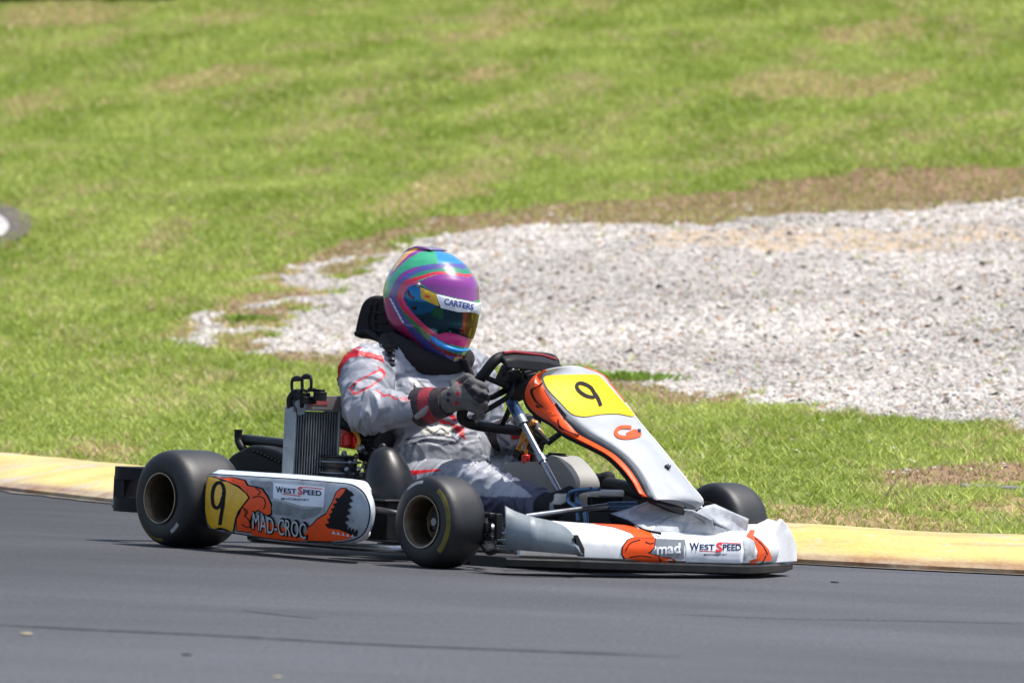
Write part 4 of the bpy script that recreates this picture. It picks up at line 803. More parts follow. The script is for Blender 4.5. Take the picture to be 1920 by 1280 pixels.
# radiator
rad = bpy.data.objects.new('radiator', None); COL.objects.link(rad); rad.parent = kart; rad.empty_display_size = .05
fx, y0, y1, zb_, zt_ = .315, -.470, -.310, .19, .412
core = MB(); core.box((fx - .024, (y0 + y1) / 2, (zb_ + zt_) / 2), (.034, y1 - y0 - .012, zt_ - zb_ - .01), M['ink']); core.build('core', rad)
mb = MB()
for k in range(15): mb.box((fx - .0035, y0 + .012 + k * (y1 - y0 - .024) / 14, (zb_ + zt_) / 2), (.005, .0017, zt_ - zb_ - .012), M['alu'])
mb.build('fin', rad)['kind'] = 'stuff'
mb = MB(); mb.box((fx - .022, y0 - .001, (zb_ + zt_) / 2 + .002), (.050, .008, zt_ - zb_ + .01), M['alu']); mb.box((fx - .022, y1 + .001, (zb_ + zt_) / 2 + .002), (.050, .007, zt_ - zb_ + .01), M['alu']); mb.build('frame', rad, bevel=.002)
mb = MB(); m_tk = mat('smoky plastic tank', (.17, .145, .14), .3, var=.2, vs_=14); mb.box((fx - .022, (y0 + y1) / 2 + .028, zt_ + .022), (.058, y1 - y0 + .03, .040), m_tk); mb.box((fx - .022, (y0 + y1) / 2, zt_ + .001), (.054, y1 - y0 + .004, .006), M['alu'])
mb.box((fx + .0075, y0 + .075, zt_ + .022), (.002, .07, .014), mat('faded red label', (.30, .07, .07), .5)); mb.build('tank', rad, bevel=.004)
mb = MB(); mb.prism([(fx + .010, y0 - .012, zt_ + .020), (fx + .010, y0 + .030, zt_ + .046), (fx + .010, y0 + .034, zt_ + .024), (fx + .010, y0 + .022, zt_ - .012), (fx + .010, y0 + .002, zt_ - .016)], (-.004, 0, 0), M['alu']); mb.cyl((fx + .0102, y0 + .012, zt_ + .012), (fx + .0125, y0 + .012, zt_ + .012), .007, M['ink'], 14); mb.build('bracket', rad, 30)
mb = MB()   # black clips, cap and hose on top of the radiator
for (px, py, w_) in ((557, 722, 8), (575, 718, 7)):
    q = [(px - w_, py - 12), (px + w_, py - 12), (px + w_, py + 12), (px - w_, py + 12)]; mb.tube(smooth([P(a, b2, -.46) for a, b2 in q], 4, True), .0048, M['black'], 8, closed=True); mb.tube([P(px - w_, py - 11, -.46), P(px + w_, py - 12, -.46)], .007, M['black'], 8)
mb.tube(smooth([P(544, 765, -.47), P(543, 748, -.47), P(552, 736, -.46), P(566, 735, -.45)], 4), .009, M['black'], 10); mb.box(P(563, 742, -.45), (.05, .035, .02), M['black']); mb.box(P(575, 750, -.44), (.03, .05, .02), M['black'])
c_ = P(600, 742, -.42); mb.cyl(c_ + np.array([0, 0, -.014]), c_ + np.array([0, 0, .012]), .0195, M['black'], 20); mb.cyl(c_ + np.array([0, 0, .012]), c_ + np.array([0, 0, .019]), .014, M['black'], 16); mb.tube([P(578, 730, -.44), P(592, 731, -.43)], .006, M['black'], 8)
mb.cyl(P(552, 766, -.475), P(558, 766, -.47), .009, M['darkmetal'], 12); mb.build('pipe_fitting', rad, 35, bevel=.002)
# engine block with red head cover
eng = bpy.data.objects.new('engine', None); COL.objects.link(eng); eng.parent = kart; eng.empty_display_size = .05
mb = MB(); mb.box((.30, -.30, .15), (.20, .16, .16), M['darkmetal']); mb.cyl((.30, -.30, .20), (.30, -.30, .28), .06, M['darkmetal'], 24)
for k in range(5): mb.cyl((.30, -.30, .215 + k * .016), (.30, -.30, .221 + k * .016), .074, M['alu'] if k % 2 else M['darkmetal'], 24)
for q in [(645, 850, -.30), (655, 862, -.31), (668, 855, -.29), (650, 880, -.32), (672, 880, -.30), (684, 868, -.28), (662, 895, -.33), (676, 840, -.28), (690, 885, -.3)]:
    mb.ball(P(*q), random.uniform(.007, .014), random.choice([M['alu'], M['darkmetal'], M['steel'], M['black'], M['rim']]), 10, 6); mb.cyl(P(*q), P(q[0] + random.uniform(-14, 14), q[1] + random.uniform(4, 16), q[2]), .006, random.choice([M['alu'], M['darkmetal'], M['black']]), 10)
mb.build('crankcase', eng, 40, bevel=.004)
mb = MB(); mb.prism([P(q[0], q[1], -.27) for q in [(634, 802), (650, 806), (656, 812), (664, 816), (668, 836), (662, 842), (634, 838)]], (-.02, .08, 0), M['redpart']); mb.cyl(P(650, 812, -.28), P(650, 838, -.28), .016, M['redpart'], 16); mb.build('head_cover', eng, 30, bevel=.006)
mb = MB(); mb.tube(smooth([P(660, 806, -.29), P(668, 812, -.29), P(673, 826, -.29), P(668, 842, -.29)], 5), .0055, M['hose'], 10); mb.build('water_hose', eng)
mb = MB(); a_, b_ = P(688, 860, -.25), P(694, 800, -.22)
prof = []; pts_ = []
for k in range(15): pts_.append(a_ + (b_ - a_) * k / 14); prof.append(.031 if k % 2 else .025)
mb.tube(pts_, prof, M['black'], 20); mb.tube([P(640, 790, -.25), P(664, 800, -.25), P(690, 802, -.22)], .024, M['black'], 14); mb.build('intake_boot', eng, 30)
mb = MB(); mb.tube([P(625, 780, -.2), P(680, 800, -.2), P(720, 830, -.2)], .04, M['blackgloss'], 12); mb.build('seat_stay', kart)
# intake silencer: smooth black hump behind the front wheel
mb = MB(); ab = [(678, 905, .03), (684, 878, .045), (694, 856, .06), (710, 843, .055), (722, 838, .03)]
prof = smooth([np.append(P(718, 838, -.40), .012), np.append(P(719, 846, -.40), .034), np.append(P(722, 862, -.40), .050), np.append(P(727, 890, -.40), .066), np.append(P(731, 920, -.40), .074), np.append(P(733, 950, -.40), .074), np.append(P(733, 970, -.40), .06)], 5)
mb.tube([q[:3] for q in prof], [q[3] for q in prof], M['blackgloss'], 40); mb.ball(P(718, 838, -.40), .012, M['blackgloss'])
mb.build('intake_silencer', kart, 60)
mb = MB(); mb.box(P(722, 972, -.42), (.16, .12, .115), M['black']); mb.box(P(724, 937, -.43), (.15, .13, .006), M['blackgloss']); mb.build('air_box_base', kart, bevel=.012, seg=3)
# exhaust silencer and pipe
mb = MB(); mb.prism([P(q[0], q[1], -.33) for q in smooth([(428, 858), (452, 842), (472, 834), (500, 838), (530, 850), (562, 880), (560, 900), (440, 900), (430, 880)], 3, True)], (.02, .11, 0), M['black'])
mb.build('exhaust_silencer', kart, 30, bevel=.012, seg=3)
mb = MB()
tr = [P(q[0], q[1], -.335) for q in [(476, 846), (500, 856), (524, 868), (548, 884)]]
for k in range(12):
    q = along([tuple(x) for x in tr], [k / 11])[0]; mb.ball(q, .005, M['ink'], 8, 5)
mb.build('weld_bead', bpy.data.objects['exhaust_silencer'])
mb = MB(); mb.tube([P(458, 824, -.26), P(545, 834, -.26)], .0165, M['blackgloss'], 18); mb.cyl(P(459, 824, -.26), P(456, 824, -.26), .012, M['ink'], 14)
mb.tube(smooth([P(447, 808, -.28), P(447, 825, -.28), P(453, 838, -.28), P(462, 846, -.27)], 4), .0115, M['black'], 14); mb.cyl(P(447, 808, -.28), P(447, 805, -.28), .013, M['black'], 14); mb.build('exhaust_pipe', kart)
# seat shell
mb = MB(); rows = []
for (x, z, hw_) in [(.62, .075, .13), (.50, .055, .155), (.38, .05, .17), (.27, .09, .18), (.20, .20, .185), (.15, .34, .18), (.11, .45, .165)]:
    rows.append([(x + .10 * abs(math.sin(a)) ** 3 * (1 if z > .15 else .1), hw_ * math.sin(a), z + (.0 if z > .15 else .0) + .14 * abs(math.sin(a)) ** 3 * (1 if z < .2 else .15)) for a in np.linspace(-1.57, 1.57, 17)])
mb.grid(rows, M['blackgloss']); o = mb.build('seat', kart, 60); so_ = o.modifiers.new('t', 'SOLIDIFY'); so_.thickness = .006

# ------------------------------------------------------------------ the driver
S_R, S_L = P(690, 702, -.185), None
S_L = np.array([S_R[0], .185, S_R[2] + .005])
E_R, W_R = P(688, 769, -.31), P(800, 766, -.205)
E_L, W_L = P(918, 832, .30), P(972, 812, .17)
H_R, H_L = np.array([.40, -.10, .185]), np.array([.40, .10, .185])
K_R, A_R = P(893, 912, -.15), P(1004, 948, -.105)
K_L, A_L = P(978, 893, .215), P(1082, 930, .20)
b = MB(); X_ = M['suit']
for y in (-.07, .07): b.ball((.39, y, .16), .115, X_); b.ball((.405, y * .8, .29), .108, X_); b.ball((.355, y * 1.15, .43), .112, X_); b.ball((.325, y * 1.6, .535), .075, X_)
b.limb((.37, 0, .2), (.345, 0, .48), .115, .115, X_); b.limb((.33, 0, .54), (.345, 0, .66), .075, .06, X_); b.ball((.36, 0, .72), .085, X_)
b.limb(S_R, E_R, .082, .063, X_); b.limb(E_R, W_R, .063, .033, X_); b.limb((.33, -.08, .535), S_R, .075, .084, X_)
b.limb(S_L, E_L, .082, .064, X_); b.limb(E_L, W_L, .064, .042, X_); b.limb((.33, .08, .535), S_L, .075, .082, X_)
b.limb(H_R, K_R, .095, .070, X_); b.limb(K_R, A_R, .068, .050, X_); b.limb(H_L, K_L, .095, .066, X_); b.limb(K_L, A_L, .062, .046, X_)
me = remeshed(b, .0046, 8); V = coords(me); N_ = normals(me)
JO = [(E_R, .13), (K_R, .15), (A_R, .10), (E_L, .12), (K_L, .13), (np.array([.42, 0, .25]), .14), (S_R, .12), (S_L, .12)]
disp = np.zeros(len(V))
SEG = [(S_R, E_R), (E_R, W_R), (S_L, E_L), (E_L, W_L), (H_R, K_R), (K_R, A_R), (H_L, K_L), (K_L, A_L), (np.array([.38, 0, .16]), np.array([.34, 0, .55]))]
bestd = np.full(len(V), 9.); ax = np.zeros((len(V), 3)); tpar = np.zeros(len(V)); sid = np.zeros(len(V), int)
for k, (p, q) in enumerate(SEG):
    d = q - p; L = d @ d; t_ = np.clip(((V - p) @ d) / L, 0, 1); r = np.linalg.norm(V - p - t_[:, None] * d, axis=1); r = r - (.03 if k == 8 else 0); mk = r < bestd
    bestd[mk] = r[mk]; ax[mk] = d / math.sqrt(L); tpar[mk] = (t_ * math.sqrt(L))[mk]; sid[mk] = k
for i in range(len(V)):   # cloth folds: short across the limb, long round it
    v = V[i]; j = max(math.exp(-(np.linalg.norm(v - p) / r) ** 2) for p, r in JO); a = ax[i]; al = v @ a; pe = v - a * al
    q = Vector(pe * 10 + a * al * 24 + sid[i] * 3.7); w_ = noise.noise(Vector(v * 8 + 20)); q = q + Vector((w_, w_ * .7, -w_)) * .9
    n1 = noise.noise(q); n2 = noise.noise(Vector(pe * 22 + a * al * 52 + 9)); rg = (1 - min(1, abs(n1) * 3.2)) ** 1.6; wr = min(1, np.linalg.norm(v - W_R) / .09) ** 2
    disp[i] = wr * ((rg - .25) * (.0045 + .011 * j) + (1 - min(1, abs(n2) * 2.5)) * (.0012 + .0028 * j))
V = V + N_ * disp[:, None]; me.vertices.foreach_set('co', V.astype(np.float32).ravel()); me.update()
ph = photo(V); Nn = normals(me); face = (N_ @ EYE) > -.1
GREY, NAVY, RED, CRM = np.array([.255, .265, .30]), np.array([.065, .07, .118]), np.array([.52, .012, .025]), np.array([.55, .52, .44])
col = np.tile(GREY, (len(V), 1))
leg = (sid == 5) | (sid == 7)
col[leg] = NAVY; col[(sid == 6) & (tpar > .22)] = NAVY * 1.3
knee_patch = inside(ph, [(850, 868), (905, 858), (935, 885), (985, 918), (1000, 932), (900, 930), (860, 920)]) & (sid != 7) & (sid != 6); col[knee_patch] = GREY * 1.25
col[(sid == 4) & (V[:, 2] < .17)] = NAVY * 2
c3 = crop(620, 640, 4)
nearside = face & (V[:, 1] < .02)
def reg(pts, c_, cond=None): col[inside(ph, c3(pts)) & face & (nearside if cond is None else cond)] = c_
reg([(30, 420), (20, 260), (60, 160), (110, 90), (200, 40), (300, 50), (390, 110), (402, 165), (330, 130), (230, 105), (140, 125), (80, 200), (52, 300), (60, 420)], RED)
reg([(185, 60), (260, 40), (340, 62), (380, 110), (290, 80)], GREY * 1.4)
for l in ([(145, 352), (200, 300), (300, 245), (385, 205), (406, 235), (400, 265), (300, 335), (182, 396), (145, 352)], [(345, 362), (400, 410), (440, 400), (500, 440)], [(520, 425), (600, 420), (680, 425)], [(360, 190), (400, 240)]):
    w = 1.7; col[near_line(ph, c3(l), w) & nearside] = RED
reg([(520, 418), (670, 412), (680, 440), (530, 446)], RED * .55 + GREY * .5)
reg([(340, 690), (430, 690), (430, 790), (360, 780)], RED * .5, face)
tors = face & (sid == 8)
for l in ([(575, 265), (660, 300), (640, 395), (590, 390)], [(680, 650), (830, 630), (905, 640), (900, 720), (800, 690), (700, 690)]): col[inside(ph, c3(l)) & tors] = CRM
for l in ([(580, 300), (590, 390)], [(625, 310), (640, 390)], [(660, 300), (720, 350)], [(560, 735), (660, 715), (800, 700), (920, 720), (990, 770)], [(560, 780), (700, 740), (840, 770), (960, 760)], [(720, 660), (770, 690), (830, 650), (880, 690)]): col[near_line(ph, c3(l), 1.8) & tors] = NAVY * .6
for l in ([(890, 540), (930, 580)], [(830, 600), (880, 610)]): col[near_line(ph, c3(l), 4) & tors] = RED
reg([(585, 965), (820, 955), (830, 968), (700, 985), (590, 1010)], RED, face)
reg([(880, 600), (1000, 640), (1010, 740), (960, 700)], RED * .8, face & (sid == 8))
col[(sid == 3) & (tpar > .10) & near_line(ph, c3([(1250, 700), (1330, 770)]), 3)] = NAVY; col[inside(ph, c3([(1340, 690), (1420, 670), (1420, 730), (1360, 740)])) & (sid == 3)] = RED * .7
cu = np.array([noise.noise(Vector(v * 11)) for v in V]); col = col * (1 + .18 * cu[:, None])
paint(me, np.clip(col, 0, 1)); me.materials.clear(); me.materials.append(M['suit']); me.name = 'person'
person = bpy.data.objects.new('person', me); COL.objects.link(person); person.rotation_euler = (0, 0, -PSI)
tag(person, 'driver in silver-grey racing suit and multicoloured full-face helmet gripping the kart steering wheel', 'person')

# helmet: stack of level cross-sections fitted to the shell, heading a little less than the kart
ch = crop(700, 450, 1126 / 220)
LS = ch([(520, 70), (400, 72), (290, 130), (235, 200), (190, 262), (150, 330), (110, 420), (92, 500), (90, 560), (96, 640), (106, 700), (130, 780), (160, 830), (215, 880), (330, 965), (430, 1040), (520, 1102), (620, 1150), (700, 1182)])
RS = ch([(560, 74), (660, 92), (740, 118), (860, 198), (920, 262), (962, 320), (1000, 385), (1014, 430), (1020, 520), (1022, 600), (1012, 680), (1000, 740), (988, 830), (960, 900), (942, 960), (920, 1010), (880, 1100), (850, 1145), (790, 1186)])
HD = math.radians(39)    # helmet heading, measured from the picture plane
hdir = to_local(np.array([math.cos(HD), -math.sin(HD), 0])); hlat = np.array([-hdir[1], hdir[0], 0])   # forward, left
LS, RS = np.array(LS), np.array(RS); py0, py1 = 464.3, 681.5; NL, NA = 230, 300
def ext(a, y): o_ = np.argsort(a[:, 1]); return np.interp(y, a[o_, 1], a[o_, 0])
tl_ = np.linspace(0, 1, NL); pys = py0 + (py1 - py0) * (.5 - .5 * np.cos(math.pi * tl_)) ; HV = []
xl = np.array([ext(LS, y) for y in pys]); xr = np.array([ext(RS, y) for y in pys])
def sm(a, n=3):
    for _ in range(n): a = np.concatenate([a[:1], (a[:-2] + 2 * a[1:-1] + a[2:]) / 4, a[-1:]])
    return a
xl, xr = sm(xl, 6), sm(xr, 6)
topf = np.sqrt(np.clip(1 - np.clip((478 - pys) / 13.7, 0, 1) ** 2, 0, 1)); mid = (xl + xr) / 2; half = np.maximum((xr - xl) / 2 * topf, .6)
cen0 = P(mid[0], pys[0], 0)
for i in range(NL):
    cpt = P(mid[i], pys[i], 0.0); e = half[i] / 645.0; kk_ = 1.20
    W = e / math.hypot(kk_ * math.cos(HD), math.sin(HD)); Lh = W * kk_
    for k in range(NA):
        a = 2 * math.pi * k / NA; ca, sa_ = math.cos(a), math.sin(a); HV.append(cpt + hdir * (Lh * ca) + hlat * (W * sa_))
HV = np.array(HV); HF = []
for i in range(NL - 1):
    for k in range(NA): k2 = (k + 1) % NA; HF.append((i * NA + k, i * NA + k2, (i + 1) * NA + k2, (i + 1) * NA + k))
HF.append(tuple(range(NA))[::-1])
hme = bpy.data.meshes.new('helmet'); hme.from_pydata(HV.tolist(), [], HF); hme.update()
bb_ = bmesh.new(); bb_.from_mesh(hme); bmesh.ops.recalc_face_normals(bb_, faces=bb_.faces[:]); bb_.to_mesh(hme); bb_.free(); hme.shade_smooth()
hc_ = np.array([HV[i * NA:(i + 1) * NA].mean(0) for i in range(NL)])
ang = np.tile(2 * math.pi * np.arange(NA) / NA, NL); mir = HV.copy(); lat = ((HV - np.repeat(hc_, NA, 0)) @ hlat); mir = HV - hlat * (2 * np.maximum(lat, 0))[:, None]
hp = photo(mir); HN = normals(hme); hn2 = HN - hlat * (2 * np.maximum(HN @ hlat, 0))[:, None]; vis = (hn2 @ EYE) > .02
hcol = np.tile(np.array([.035, .34, .17]), (len(HV), 1))
hcol[(~vis) & (hp[:, 1] > 575)] = (.42, .02, .14)
def hreg(pts, c_, sm_=5): hcol[inside(hp, ch([tuple(q) for q in (smooth(pts, sm_, True) if sm_ else pts)])) & vis] = c_
PUR, PNK, RED_, BLU, GRN, NVY = (.23, .022, .24), (.60, .03, .19), (.60, .01, .04), (.01, .22, .62), (.02, .22, .12), (.07, .07, .28)
hreg([(90, 560), (150, 560), (180, 640), (235, 740), (330, 860), (440, 980), (560, 1090), (760, 1190), (600, 1180), (330, 990), (120, 800), (80, 640)], (.42, .025, .13))
hreg([(480, 60), (590, 85), (610, 160), (640, 240), (800, 235), (910, 265), (1010, 380), (1040, 380), (900, 180), (740, 60)], BLU, 0)
hreg([(150, 560), (175, 470), (225, 370), (300, 300), (420, 255), (585, 228), (800, 225), (920, 262), (1030, 372), (1030, 400), (900, 330), (740, 320), (610, 300), (430, 345), (320, 400), (270, 500), (270, 590), (320, 690), (430, 850), (560, 990), (640, 1100), (560, 1090), (440, 980), (330, 860), (220, 720)], NVY, 3)
hreg([(165, 540), (190, 450), (240, 360), (320, 295), (430, 262), (430, 275), (330, 320), (250, 390), (205, 480), (185, 560), (230, 700), (200, 640)], PUR, 3)
hreg([(350, 360), (440, 310), (590, 280), (760, 262), (880, 290), (1000, 372), (1000, 388), (860, 330), (600, 310), (420, 350), (330, 390)], GRN, 3)
hreg([(250, 600), (275, 690), (380, 830), (480, 930), (545, 960), (540, 925), (430, 800), (330, 690), (275, 600)], (.02, .16, .07), 3)
hreg([(228, 545), (255, 440), (310, 385), (400, 358), (500, 330), (605, 303), (740, 312), (870, 325), (960, 362), (1030, 405), (1030, 425), (960, 390), (860, 345), (620, 330), (480, 370), (360, 420), (310, 490), (300, 560), (360, 670), (500, 800), (660, 905), (560, 920), (420, 800), (300, 690), (245, 610)], RED_, 3)
hreg([(265, 540), (290, 450), (360, 410), (440, 400), (440, 420), (350, 445), (305, 500), (300, 570), (350, 650), (480, 780), (620, 890), (600, 905), (440, 790), (320, 670), (275, 600)], PNK, 3)
hreg([(440, 400), (520, 360), (640, 325), (860, 345), (960, 385), (1040, 430), (1040, 640), (900, 580), (600, 510), (520, 470), (460, 420)], PUR, 0)
hreg([(560, 880), (620, 895), (700, 870), (800, 890), (930, 940), (960, 960), (930, 1040), (830, 1020), (700, 990), (600, 930)], PNK, 3)
hreg([(545, 940), (600, 1000), (720, 1070), (860, 1100), (940, 1080), (900, 1140), (700, 1100), (560, 1010)], (.25, .01, .03), 3)
hreg([(500, 1000), (560, 1020), (700, 1100), (860, 1130), (860, 1200), (700, 1200), (560, 1120), (500, 1060)], NVY, 3)
hreg([(780, 1125), (850, 1120), (800, 1150), (760, 1195)], (.7, .42, .08), 0)
hreg([(150, 335), (188, 262), (280, 112), (330, 70), (400, 40), (480, 50), (550, 92), (440, 118), (330, 182), (240, 264), (165, 350)], PUR, 0); hreg([(185, 275), (250, 175), (310, 108), (390, 72), (450, 80), (345, 134), (262, 214), (190, 305)], (.78, .38, .03), 0)
for k in range(7): hreg([(150 + k * 18, 556 + k * 34), (176 + k * 18, 566 + k * 34), (188 + k * 18, 594 + k * 34), (164 + k * 18, 584 + k * 34)], (.72, .72, .76), 0)
hcol *= (1 + .10 * np.array([noise.noise(Vector(v * 35)) for v in HV]))[:, None]
paint(hme, np.clip(hcol, 0, 1)); hme.materials.append(M['paint']); helmet = bpy.data.objects.new('helmet', hme); COL.objects.link(helmet); helmet.parent = person
helmet['label'] = 'glossy helmet painted purple, green, pink and blue'
HB = BVHTree.FromPolygons([Vector(v) for v in HV], HF)
# visor, with its printed strip and pivot
vis_out = [(308, 505), (345, 452), (435, 425), (520, 478), (600, 518), (800, 566), (1016, 612), (1004, 720), (985, 820), (948, 945), (905, 940), (780, 892), (700, 880), (625, 900), (500, 812), (400, 712), (330, 625), (300, 560)]
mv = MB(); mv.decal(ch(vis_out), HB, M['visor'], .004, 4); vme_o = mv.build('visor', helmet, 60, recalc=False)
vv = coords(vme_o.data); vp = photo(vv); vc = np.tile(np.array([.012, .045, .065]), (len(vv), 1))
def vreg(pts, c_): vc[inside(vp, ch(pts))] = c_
vreg([(300, 440), (470, 420), (560, 560), (620, 660), (520, 700), (400, 720), (300, 600)], (.015, .13, .30)); vreg([(880, 690), (1030, 700), (960, 960), (870, 920)], (.12, .075, .008)); vreg([(862, 680), (898, 690), (880, 900), (845, 890)], (.36, .08, .05))  # gold and salmon zones paint mirror reflections into the coating colour
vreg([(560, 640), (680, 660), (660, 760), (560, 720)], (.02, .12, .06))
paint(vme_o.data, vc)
mb = MB(); mb.decal(ch([(606, 522), (1016, 606), (1002, 716), (800, 688), (648, 650)]), HB, M['sticker'], .0065, 5); mb.decal(ch([(455, 452), (604, 521), (634, 636), (545, 600), (468, 562)]), HB, mat('amber print', (.62, .36, .02), .3), .0065, 5)
mb.text('CARTERS', ch([(682, 560), (946, 616), (938, 672), (674, 616)]), HB, mat('blue print', (.01, .06, .30), .3), .0085, .025); mb.decal(ch([(500, 530), (548, 540), (548, 556), (502, 548)]), HB, M['red'], .0085, 8)
mb.stroke(ch([(335, 480), (350, 530), (395, 560)]), 3.4, HB, mat('dark red print', (.22, .01, .03), .3), .007); mb.build('visor_strip', helmet, 60, recalc=False)
mb = MB(); q = onto(HB, .006)(*ch([(402, 645)])[0]); mb.ball(q, .0065, M['ink'], 14, 8); mb.build('pivot', helmet); mb = MB(); q = onto(HB, .006)(*ch([(442, 436)])[0]); mb.ball(q, .007, M['alu'], 14, 8); mb.build('pivot', helmet)
mb = MB(); lip = smooth([(562, 925), (600, 965), (660, 1005), (740, 1040), (830, 1058), (905, 1045), (935, 1020)], 5); pl = onto(HB, .004); lp = [pl(*q) for q in ch([tuple(q) for q in lip])]; lp = [q for q in lp if q is not None]
mb.tube(lp, [.003 + .0055 * math.sin(math.pi * min(1, .12 + i / (len(lp) - 1))) for i in range(len(lp))], mat('blue moulded vent', (.01, .26, .72), .3, coat=.5), 12); mb.build('chin_vent', helmet)
mb = MB()   # moulded spoiler on the crown, purple with an amber stripe
spo = ch([(175, 312), (190, 262), (235, 190), (285, 112), (330, 78), (400, 56), (470, 66), (545, 92), (440, 118), (330, 180), (240, 260)]); hb_ = onto(HB, 0)
m_pp, m_am = mat('purple paint', (.16, .03, .18), .25, coat=.7), mat('amber paint', (.78, .40, .03), .25, coat=.7)
mb.prism([P(q[0], q[1], -.035) for q in spo], (-.02, .09, 0), m_pp); mb.build('spoiler', helmet, 40, bevel=.006, seg=3)
SB = MB(); SB.prism([P(q[0], q[1], -.035) for q in spo], (-.02, .09, 0), m_pp); mb = MB(); mb.decal(ch([(196, 262), (250, 178), (310, 112), (390, 78), (446, 82), (340, 132), (260, 210), (205, 285)]), SB.bvh(), m_am, .0015, 6); mb.build('stripe', helmet, recalc=False)
# neck brace and collar
mb = MB(); c_ = np.array([.325, 0, .592])
mb.tube([c_ + np.array([  .100 * math.cos(a), .108 * math.sin(a), -.032 * math.cos(a) + .008 * math.sin(3 * a)]) for a in np.linspace(0, 2 * math.pi, 48, endpoint=False)], .036, M['darkcloth'], 18, closed=True); mb.build('neck_collar', person, 60)
nb = smooth([(664, 627), (668, 600), (678, 568), (694, 555), (712, 556), (730, 570), (738, 605), (742, 640), (720, 646), (690, 636), (672, 634)], 4, True)
mb = MB(); mb.prism([P(q[0], q[1], -.07) for q in nb], (-.01, .14, 0), M['darkcloth']); o = mb.build('neck_brace', person, 40, bevel=.012, seg=3)
mb = MB()
for l in ([(696, 570), (690, 600), (694, 630)], [(706, 566), (702, 600), (706, 634)], [(700, 585), (722, 588)], [(700, 602), (724, 606)], [(700, 618), (728, 622)]): mb.tube([P(q[0], q[1], -.073) for q in l], .0035, M['darkcloth'], 8)
mb.tube(smooth([P(668, 626, -.075), P(690, 622, -.08), P(715, 640, -.1), P(735, 655, -.12)], 4), .008, M['darkcloth'], 10); mb.build('brace_rib', o)
mb = MB()
for l, r in (([(722, 632, -.13), (728, 655, -.15), (733, 680, -.155), (730, 700, -.14)], .016), ([(745, 682, -.10), (765, 690, -.07), (790, 700, -.03), (850, 706, .04)], .020), ([(868, 672, .02), (876, 690, .04), (884, 706, .05)], .011)):
    mb.tube(smooth([P(*q) for q in l], 5), r, M['darkcloth'], 12)
for q in [(748, 672, -.125), (770, 680, -.11)]: mb.ball(P(*q), .009, M['black'], 10, 6, (1.6, 1, .8))
for k in range(5): mb.box(P(731, 648 + k * 9, -.168), (.03, .014, .006), M['black'])
mb.build('strap', person, 50)
# gloves: palm, four bent fingers and thumb, closed on the rim
def glove(name, palm, wrist, fingers, thumb, cuff0):
    g = MB(); X = M['glove']; pc, pr = palm
    g.limb(wrist, pc, .034, .036, X); g.ball(pc, pr, X)
    for f in fingers:
        rads = [.0135, .0125, .0115, .0100]; g.limb(pc, f[0], .026, .0155, X)
        for k in range(len(f) - 1): g.limb(f[k], f[k + 1], rads[k], rads[k + 1], X)
    g.limb(pc, thumb[0], .024, .015, X)
    for k in range(len(thumb) - 1): g.limb(thumb[k], thumb[k + 1], .0145 - .0015 * k, .0125 - .001 * k, X)
    me = remeshed(g, .0032, 3); o = bpy.data.objects.new(name, me); COL.objects.link(o); o.parent = person; me.materials.clear(); me.materials.append(X); return o
fing = []
for k in range(4):
    y0_ = 716 + k * 15.5; x0_ = [884, 890, 890, 884][k]
    fing.append([P(x0_, y0_, -.178), P([905, 908, 906, 898][k], y0_ + 8, -.160), P([910, 912, 909, 902][k], y0_ + 17, -.130), P([898, 899, 896, 890][k], y0_ + 20, -.108)])
og = glove('glove', (P(862, 744, -.183), .039), P(828, 757, -.19), fing, [P(852, 720, -.165), P(876, 707, -.15), P(900, 718, -.132), P(910, 732, -.122)], None)
GL = np.array([.115, .108, .105])
def glove_paint(o, near):
    v = coords(o.data); p2 = photo(v); n_ = normals(o.data); c_ = np.tile(GL, (len(v), 1)); c_ *= (1 + .2 * np.array([noise.noise(Vector(q * 40)) for q in v]))[:, None]
    if near:
        c_[inside(p2, c3([(980, 300), (1050, 330), (1110, 400), (1130, 380), (1190, 400), (1200, 440), (1120, 470), (1060, 420), (1000, 340)]))] = (.02, .02, .022)
        for q in [(965, 315, 13), (955, 390, 16), (945, 460, 17), (900, 470, 8)]: c_[np.linalg.norm(p2 - np.array(c3([q[:2]])[0]), axis=1) < q[2] / 4] = (.28, .015, .03)
        for q in [(885, 395, 16), (880, 440, 16)]: c_[np.linalg.norm(p2 - np.array(c3([q[:2]])[0]), axis=1) < q[2] / 4] = (.03, .02, .04)
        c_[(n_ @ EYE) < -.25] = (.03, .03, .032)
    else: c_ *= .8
    paint(o.data, np.clip(c_, 0, 1))
glove_paint(og, True)
fing = []
for k in range(4): fing.append([P(978 + k * 6, 786 + k * 4, .15), P(990 + k * 5, 782 + k * 5, .125), P(998 + k * 4, 796 + k * 4, .105), P(992 + k * 3, 808 + k * 3, .11)])
ol = glove('glove', (P(975, 798, .175), .036), P(962, 806, .185), fing, [P(980, 806, .15), P(990, 812, .13), P(1002, 808, .12)], None); glove_paint(ol, False)
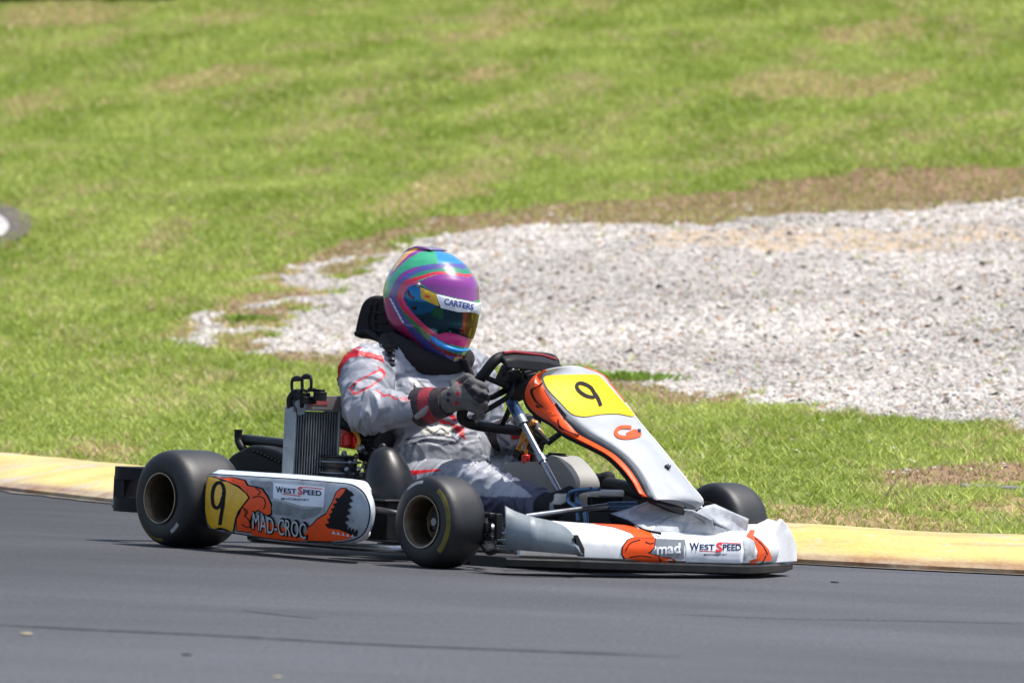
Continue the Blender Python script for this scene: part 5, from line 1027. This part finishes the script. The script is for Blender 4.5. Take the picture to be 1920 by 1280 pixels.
# flared gauntlet cuffs
m_cuff = mat('dark gauntlet', (.035, .022, .026), .7, var=.4, vs_=60, bump=.3)
m_cred = mat('dark red gauntlet', (.26, .018, .03), .65, var=.35, vs_=50, bump=.3)
mb = MB(); a_, b_ = P(788, 763, -.205), P(836, 753, -.19); d_ = b_ - a_
mb.tube([a_ - d_ * .06, a_, a_ + d_ * .35], [.050, .057, .053], m_cuff, 28); mb.tube([a_ + d_ * .351, a_ + d_ * .7, a_ + d_ * .72], [.0532, .0465, .046], m_cred, 28); mb.tube([a_ + d_ * .721, a_ + d_ * 1.05], [.046, .041], m_cuff, 28)
mb.tube([a_ + d_ * .1 + np.array([.02, -.040, -.03]), a_ + d_ * .45 + np.array([.015, -.041, -.02]), a_ + d_ * .85 + np.array([0, -.036, 0])], [.008, .011, .006], mat('grey gauntlet print', (.25, .22, .22), .7), 10)
mb.build('cuff', og, 60)
mb = MB(); a_, b_ = P(944, 818, .205), P(968, 806, .18); d_ = b_ - a_; mb.tube([a_, a_ + d_ * .5, a_ + d_], [.05, .048, .042], m_cuff, 24); mb.build('cuff', ol, 60)
# boots
def boot(name, pts, rad, m_, tops):
    g = MB()
    for k in range(len(pts) - 1): g.limb(pts[k], pts[k + 1], rad[k], rad[k + 1], m_)
    me = remeshed(g, .004, 3); me.materials.clear(); me.materials.append(M['glove']); v = coords(me); p2 = photo(v); c_ = np.tile(np.array([.018, .018, .02]), (len(v), 1))
    for poly, cc in tops: c_[inside(p2, poly)] = cc
    paint(me, c_); o = bpy.data.objects.new(name, me); COL.objects.link(o); o.parent = person; return o
boot('boot', [P(1010, 948, -.105), P(1034, 950, -.10), P(1052, 940, -.09), P(1068, 926, -.07)], [.044, .040, .034, .024], M['black'], [([(1040, 925), (1064, 925), (1066, 938), (1050, 946), (1036, 944)], (.55, .53, .46)), ([(1030, 944), (1036, 940), (1040, 960), (1030, 962)], (.3, .3, .3))])
boot('boot', [P(1082, 930, .20), P(1106, 922, .19), P(1124, 907, .185), P(1140, 897, .18)], [.044, .038, .032, .022], M['black'], [])
